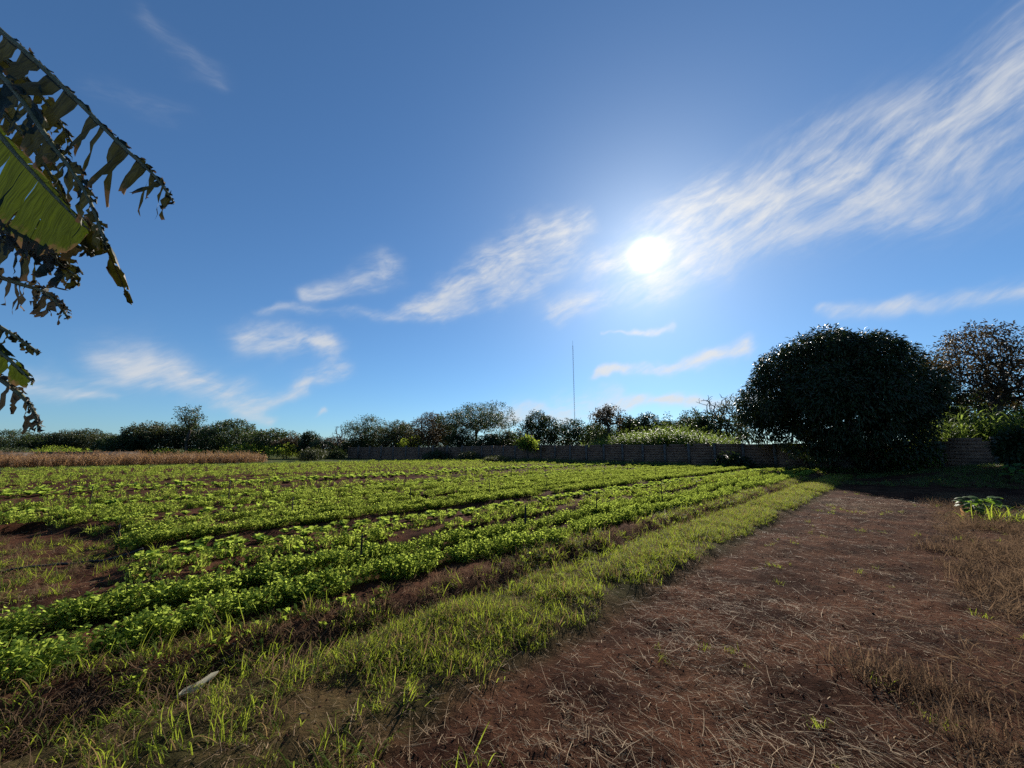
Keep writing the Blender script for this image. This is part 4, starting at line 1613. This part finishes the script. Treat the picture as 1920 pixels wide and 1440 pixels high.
clump('grass_clump', 'bright upright grass clump at the right edge beside the broad-leaved weeds', 10.55, 8.70, GRS, 16, .16, 1.6, 2.6, 3, 'grass clump')
clump('weed_clump', 'upright reddish dry weed tuft on the right of the path', *[c for c in at(1592, 1190, 3.2)][:2], DRY, 4, .05, .9, 1.2, 4, 'weed clump')
clump('weed_clump', 'dark tangled dry weed clump, the wider of the pair right of the reddish tuft', *[c for c in at(1690, 1235, 2.95)][:2], DRY, 9, .12, .8, 1.1, 5, 'weed clump')
clump('weed_clump', 'dark tangled dry weed clump nearest the right edge of the picture', *[c for c in at(1770, 1245, 2.9)][:2], DRY, 6, .09, .8, 1.1, 6, 'weed clump')
clump('weed_clump', 'flattened dark weed clump in the bottom right foreground', *[c for c in at(1820, 1330, 2.45)][:2], DRY, 8, .12, .8, 1.0, 7, 'weed clump')
clump('weed_clump', 'dry weed tuft halfway up the right side of the path', *[c for c in at(1830, 1065, 4.9)][:2], DRY, 7, .11, .9, 1.3, 8, 'weed clump')
clump('weed_clump', 'bushy dry weed tuft right of the path below the shade', *[c for c in at(1760, 1015, 6.4)][:2], DRY, 8, .16, 1.0, 1.4, 9, 'weed clump')


# ------------------------------------------------------------------ banana plant at the left
def banana_leaf_mats():
    out = {}
    for nm, g1, g2, tr, tm in (('green', (.020, .042, .010), (.036, .058, .012), (.040, .056, .003), .55), ('torn', (.018, .028, .012), (.045, .052, .028), (.036, .036, .005), .25), ('dry', (.040, .038, .028), (.12, .115, .09), (.06, .045, .016), .22)):
        out[nm] = leaf_mat('banana_leaf_' + nm, g1, g2, tr, tm, .5, .22)
    return out


BM = banana_leaf_mats()
for _m in BM.values():                       # fine parallel veins across the blade, following the strip itself
    T = NT(_m.node_tree)
    ra = T.node('ShaderNodeAttribute', attribute_name='along').outputs['Fac']
    ac = T.node('ShaderNodeAttribute', attribute_name='across').outputs['Fac']
    cb = T.node('ShaderNodeCombineXYZ')
    T.put(cb.inputs[0], T.m('MULTIPLY', ra, 260.0))
    T.put(cb.inputs[1], T.m('MULTIPLY', ac, 1.6))
    vn = T.noise(cb.outputs[0], 1.0, 4, .65).outputs['Fac']
    cb2 = T.node('ShaderNodeCombineXYZ')
    T.put(cb2.inputs[0], T.m('MULTIPLY', ra, 22.0))
    T.put(cb2.inputs[1], T.m('MULTIPLY', ac, 3.0))
    bl = T.noise(cb2.outputs[0], 1.0, 5, .7).outputs['Fac']
    for nd in list(T.n):
        if nd.type in ('BSDF_PRINCIPLED', 'BSDF_TRANSLUCENT'):
            sk = nd.inputs['Base Color' if nd.type == 'BSDF_PRINCIPLED' else 'Color']
            src = sk.links[0].from_socket
            c = T.mix(T.ss(vn, .38, .62), src, T.mix(1.0, src, (.45, .45, .45, 1), 'MULTIPLY'))
            edge = T.ss(T.m('ADD', ac, T.m('MULTIPLY', T.m('SUBTRACT', bl, .5), 1.1)), .72, 1.0)
            c = T.mix(edge, c, (.085, .050, .022, 1))
            T.put(sk, c)
            bp = T.node('ShaderNodeBump')
            bp.inputs['Strength'].default_value = .7
            bp.inputs['Distance'].default_value = .006
            T.put(bp.inputs['Height'], vn)
            T.put(nd.inputs['Normal'], bp.outputs[0])
M['midrib'] = rough_mat('banana_midrib', (.10, .10, .045), (.19, .17, .09), 14, .6, .2)
M['pseudostem'] = rough_mat('banana_stem', (.07, .075, .035), (.17, .14, .08), 4, .7, .5, c3=(.06, .035, .02), stretch=(3, 3, .5))


def bez(P, t):
    n = len(P) - 1
    f = min(t * n, n - 1e-6)
    i = int(f)
    f -= i
    p0, p1, p2, p3 = P[max(i - 1, 0)], P[i], P[i + 1], P[min(i + 2, n)]
    return .5 * ((2 * p1) + (p2 - p0) * f + (2 * p0 - 5 * p1 + 4 * p2 - p3) * f * f + (3 * p1 - p0 - 3 * p2 + p3) * f ** 3)


def banana_leaf(root, pts, wl, wr, mat, seed, tear=.5, droop=.9, gap=.25, n=46, start=.12, side_hint=Vector((0, 1, 0)), curl=.5, label=None):
    """midrib through pts; lamina of lateral strips on both sides, torn apart and hanging"""
    r = random.Random(seed)
    loc = root.matrix_world.inverted() if False else Matrix.Translation(-root.location)
    P = [loc @ p for p in pts]
    mb = MB()
    K = 26
    rib = [bez(P, i / K) for i in range(K + 1)]
    mb.tube(rib, [.026 * (1 - .86 * i / K) + .002 for i in range(K + 1)], 6)
    lam = MB()
    along, across = [], []
    for sgn, W in ((1, wl), (-1, wr)):
        hang = r.random()
        i = 0
        while i < n:
            grp = 1 + int(r.expovariate(1.0) * (3.0 * (1 - tear)) + (0 if r.random() < tear else 2))
            grp = min(grp, n - i)
            if r.random() < gap * (.4 + tear):
                i += 1
                continue
            t0 = start + (1 - start) * i / n
            t1 = start + (1 - start) * (i + grp) / n
            dr = droop * r.uniform(.3, 1.5)
            lf = r.uniform(.35, 1.12) if tear > .3 else r.uniform(.97, 1.0)
            crl = r.gauss(0, curl)
            sw = r.gauss(0, .10) * tear
            cols = []
            m = grp + 1
            for j in range(m):
                t = t0 + (t1 - t0) * j / (m - 1) * (.93 if tear > .2 else 1.0)
                t = min(t, .999)
                c = bez(P, t)
                T_ = (bez(P, min(t + .02, 1)) - bez(P, max(t - .02, 0))).normalized()
                S_ = T_.cross(side_hint).normalized() * sgn
                S_ = (S_ + T_ * .35).normalized()
                env = min(1, (t - start * .6) / .16) ** .7 * (1 - max(0, (t - .45) / .55) ** 2.2) ** .6 if t < 1 else 0
                w = W * max(.06, env) * lf * r.uniform(.93, 1.06)
                row = [c]
                p = c.copy()
                d = S_.copy()
                for q in range(6):
                    g = Vector((0, 0, -1))
                    d = (d + g * dr * (.20 + .10 * q) + T_ * sw + Vector((0, sw * 1.5, 0)) + T_ * crl * .10 * (j - m / 2) / m).normalized()
                    p = p + d * w / 6 * (1 if q < 5 else r.uniform(.6, 1.1))
                    row.append(p + rv(r, .0035 + .006 * tear))
                cols.append(row)
            vs = [p for row in cols for p in row]
            fs = [(a * 7 + b, a * 7 + b + 1, (a + 1) * 7 + b + 1, (a + 1) * 7 + b) for a in range(m - 1) for b in range(6)]
            # a strip narrows towards its end
            if tear > .3:
                for b in range(7):
                    cen = sum((cols[a][b] for a in range(m)), Vector()) / m
                    f = 1 - (.15 + .35 * tear) * (b / 6) ** 1.5
                    for a in range(m):
                        vs[a * 7 + b] = cen + (vs[a * 7 + b] - cen) * f
            lam.add(vs, fs)
            for a in range(m):
                along += [t0 + (t1 - t0) * a / max(1, m - 1)] * 7
                across += [b / 6 for b in range(7)]
            i += grp
    leaf = lam.build('leaf', BM[mat], root, smooth=True)
    for nm, vals in (('along', along), ('across', across)):
        at_ = leaf.data.attributes.new(nm, 'FLOAT', 'POINT')
        at_.data.foreach_set('value', np.array(vals, dtype=np.float32))
    if label:
        leaf['label'] = label
    mb.build('midrib', M['midrib'], leaf, True)
    return leaf


def banana():
    bx, by = -4.55, 2.75
    root = empty('banana_plant', (bx, by, 0))
    tag(root, 'banana plant reaching in from the left with torn dry and green hanging leaves', 'banana plant')
    mb = MB()
    crown = 2.75
    pts = [(0, 0, -.1), (.03, 0, .8), (.06, .02, 1.7), (.10, .02, crown)]
    mb.tube(pts, [.17, .15, .125, .085], 14)
    mb.build('pseudostem', M['pseudostem'], root, True)
    C = Vector((bx + .10, by + .02, crown))

    def L(seed, px, wl, wr, mat, **kw):
        pts = [C] + [at(x, y, f) for x, y, f in px]
        banana_leaf(root, pts, wl, wr, mat, seed, **kw)

    # long shredded leaf arching over the top
    L(1, [(-150, -40, 2.55), (0, 58, 2.45), (120, 165, 2.38), (225, 270, 2.32), (290, 330, 2.28), (326, 380, 2.26)], .06, .46, 'torn', tear=.72, droop=.8, gap=.30, n=60, side_hint=Vector((0, 1, 0)), label='long shredded leaf arching highest, its strips hanging')
    # second shredded leaf just below it
    L(2, [(-160, 20, 2.45), (0, 140, 2.34), (90, 260, 2.28), (160, 360, 2.24), (202, 468, 2.22)], .12, .26, 'torn', tear=.6, droop=1.0, gap=.08, n=64)
    # the big whole green leaf seen from below with the light through it
    L(3, [(-190, 120, 2.5), (-40, 215, 2.42), (40, 300, 2.38), (110, 375, 2.34), (168, 432, 2.32)], .06, .52, 'green', tear=.05, droop=.42, gap=.0, n=40, label='large whole green leaf glowing with light from behind', curl=.1)
    L(4, [(-160, 330, 2.7), (-40, 385, 2.62), (50, 440, 2.58), (110, 490, 2.55), (146, 535, 2.53)], .22, .30, 'torn', tear=.6, droop=1.0, gap=.10, n=50)
    L(5, [(-170, 470, 2.75), (-60, 500, 2.66), (30, 530, 2.6), (90, 552, 2.58), (128, 596, 2.56)], .18, .22, 'dry', tear=.8, droop=1.1, gap=.18, n=52)
    L(12, [(-170, 360, 2.55), (-60, 400, 2.5), (20, 440, 2.46), (80, 462, 2.45), (120, 500, 2.44)], .14, .20, 'dry', tear=.7, droop=1.2, gap=.2, n=44)
    L(6, [(-120, 540, 2.8), (-40, 590, 2.72), (20, 625, 2.68), (74, 662, 2.66)], .05, .14, 'torn', tear=.7, droop=.9, gap=.2, n=40)
    L(7, [(-140, 570, 2.7), (-60, 615, 2.62), (10, 668, 2.58), (62, 716, 2.56)], .08, .17, 'green', tear=.25, droop=.8, gap=.05, n=34)
    L(8, [(-150, 640, 2.75), (-50, 680, 2.68), (20, 725, 2.62), (60, 765, 2.6), (74, 808, 2.6)], .09, .22, 'dry', tear=.8, droop=1.3, gap=.3, n=44)
    L(9, [(-170, 170, 2.65), (-60, 300, 2.56), (30, 392, 2.52), (110, 440, 2.50), (176, 478, 2.48)], .12, .30, 'dry', tear=.7, droop=1.1, gap=.15, n=50)
    L(10, [(-170, -20, 2.7), (-80, 40, 2.62), (10, 112, 2.56), (85, 190, 2.52), (140, 275, 2.50)], .12, .34, 'torn', tear=.65, droop=1.0, gap=.15, n=54)
    L(13, [(-170, 420, 2.6), (-60, 432, 2.55), (40, 462, 2.5), (100, 490, 2.48), (142, 515, 2.46)], .20, .24, 'torn', tear=.55, droop=1.0, gap=.08, n=44)
    L(14, [(-160, 60, 2.9), (-40, 160, 2.8), (50, 262, 2.74), (105, 345, 2.7), (140, 420, 2.68)], .22, .26, 'torn', tear=.5, droop=.9, gap=.08, n=50)
    # leaves on the far side, out of the picture
    for k, (dx, dy, dz) in enumerate([(-1.5, .6, 1.2), (-1.2, -1.2, .9), (-.3, 1.6, 1.3)]):
        pts = [C, C + Vector((dx * .35, dy * .35, dz * .75)), C + Vector((dx * .75, dy * .75, dz)), C + Vector((dx * 1.2, dy * 1.2, dz * .5))]
        banana_leaf(root, pts, .26, .26, 'torn', 30 + k, tear=.5, droop=.6, gap=.1, n=30, side_hint=Vector((0, 0, 1)))


banana()
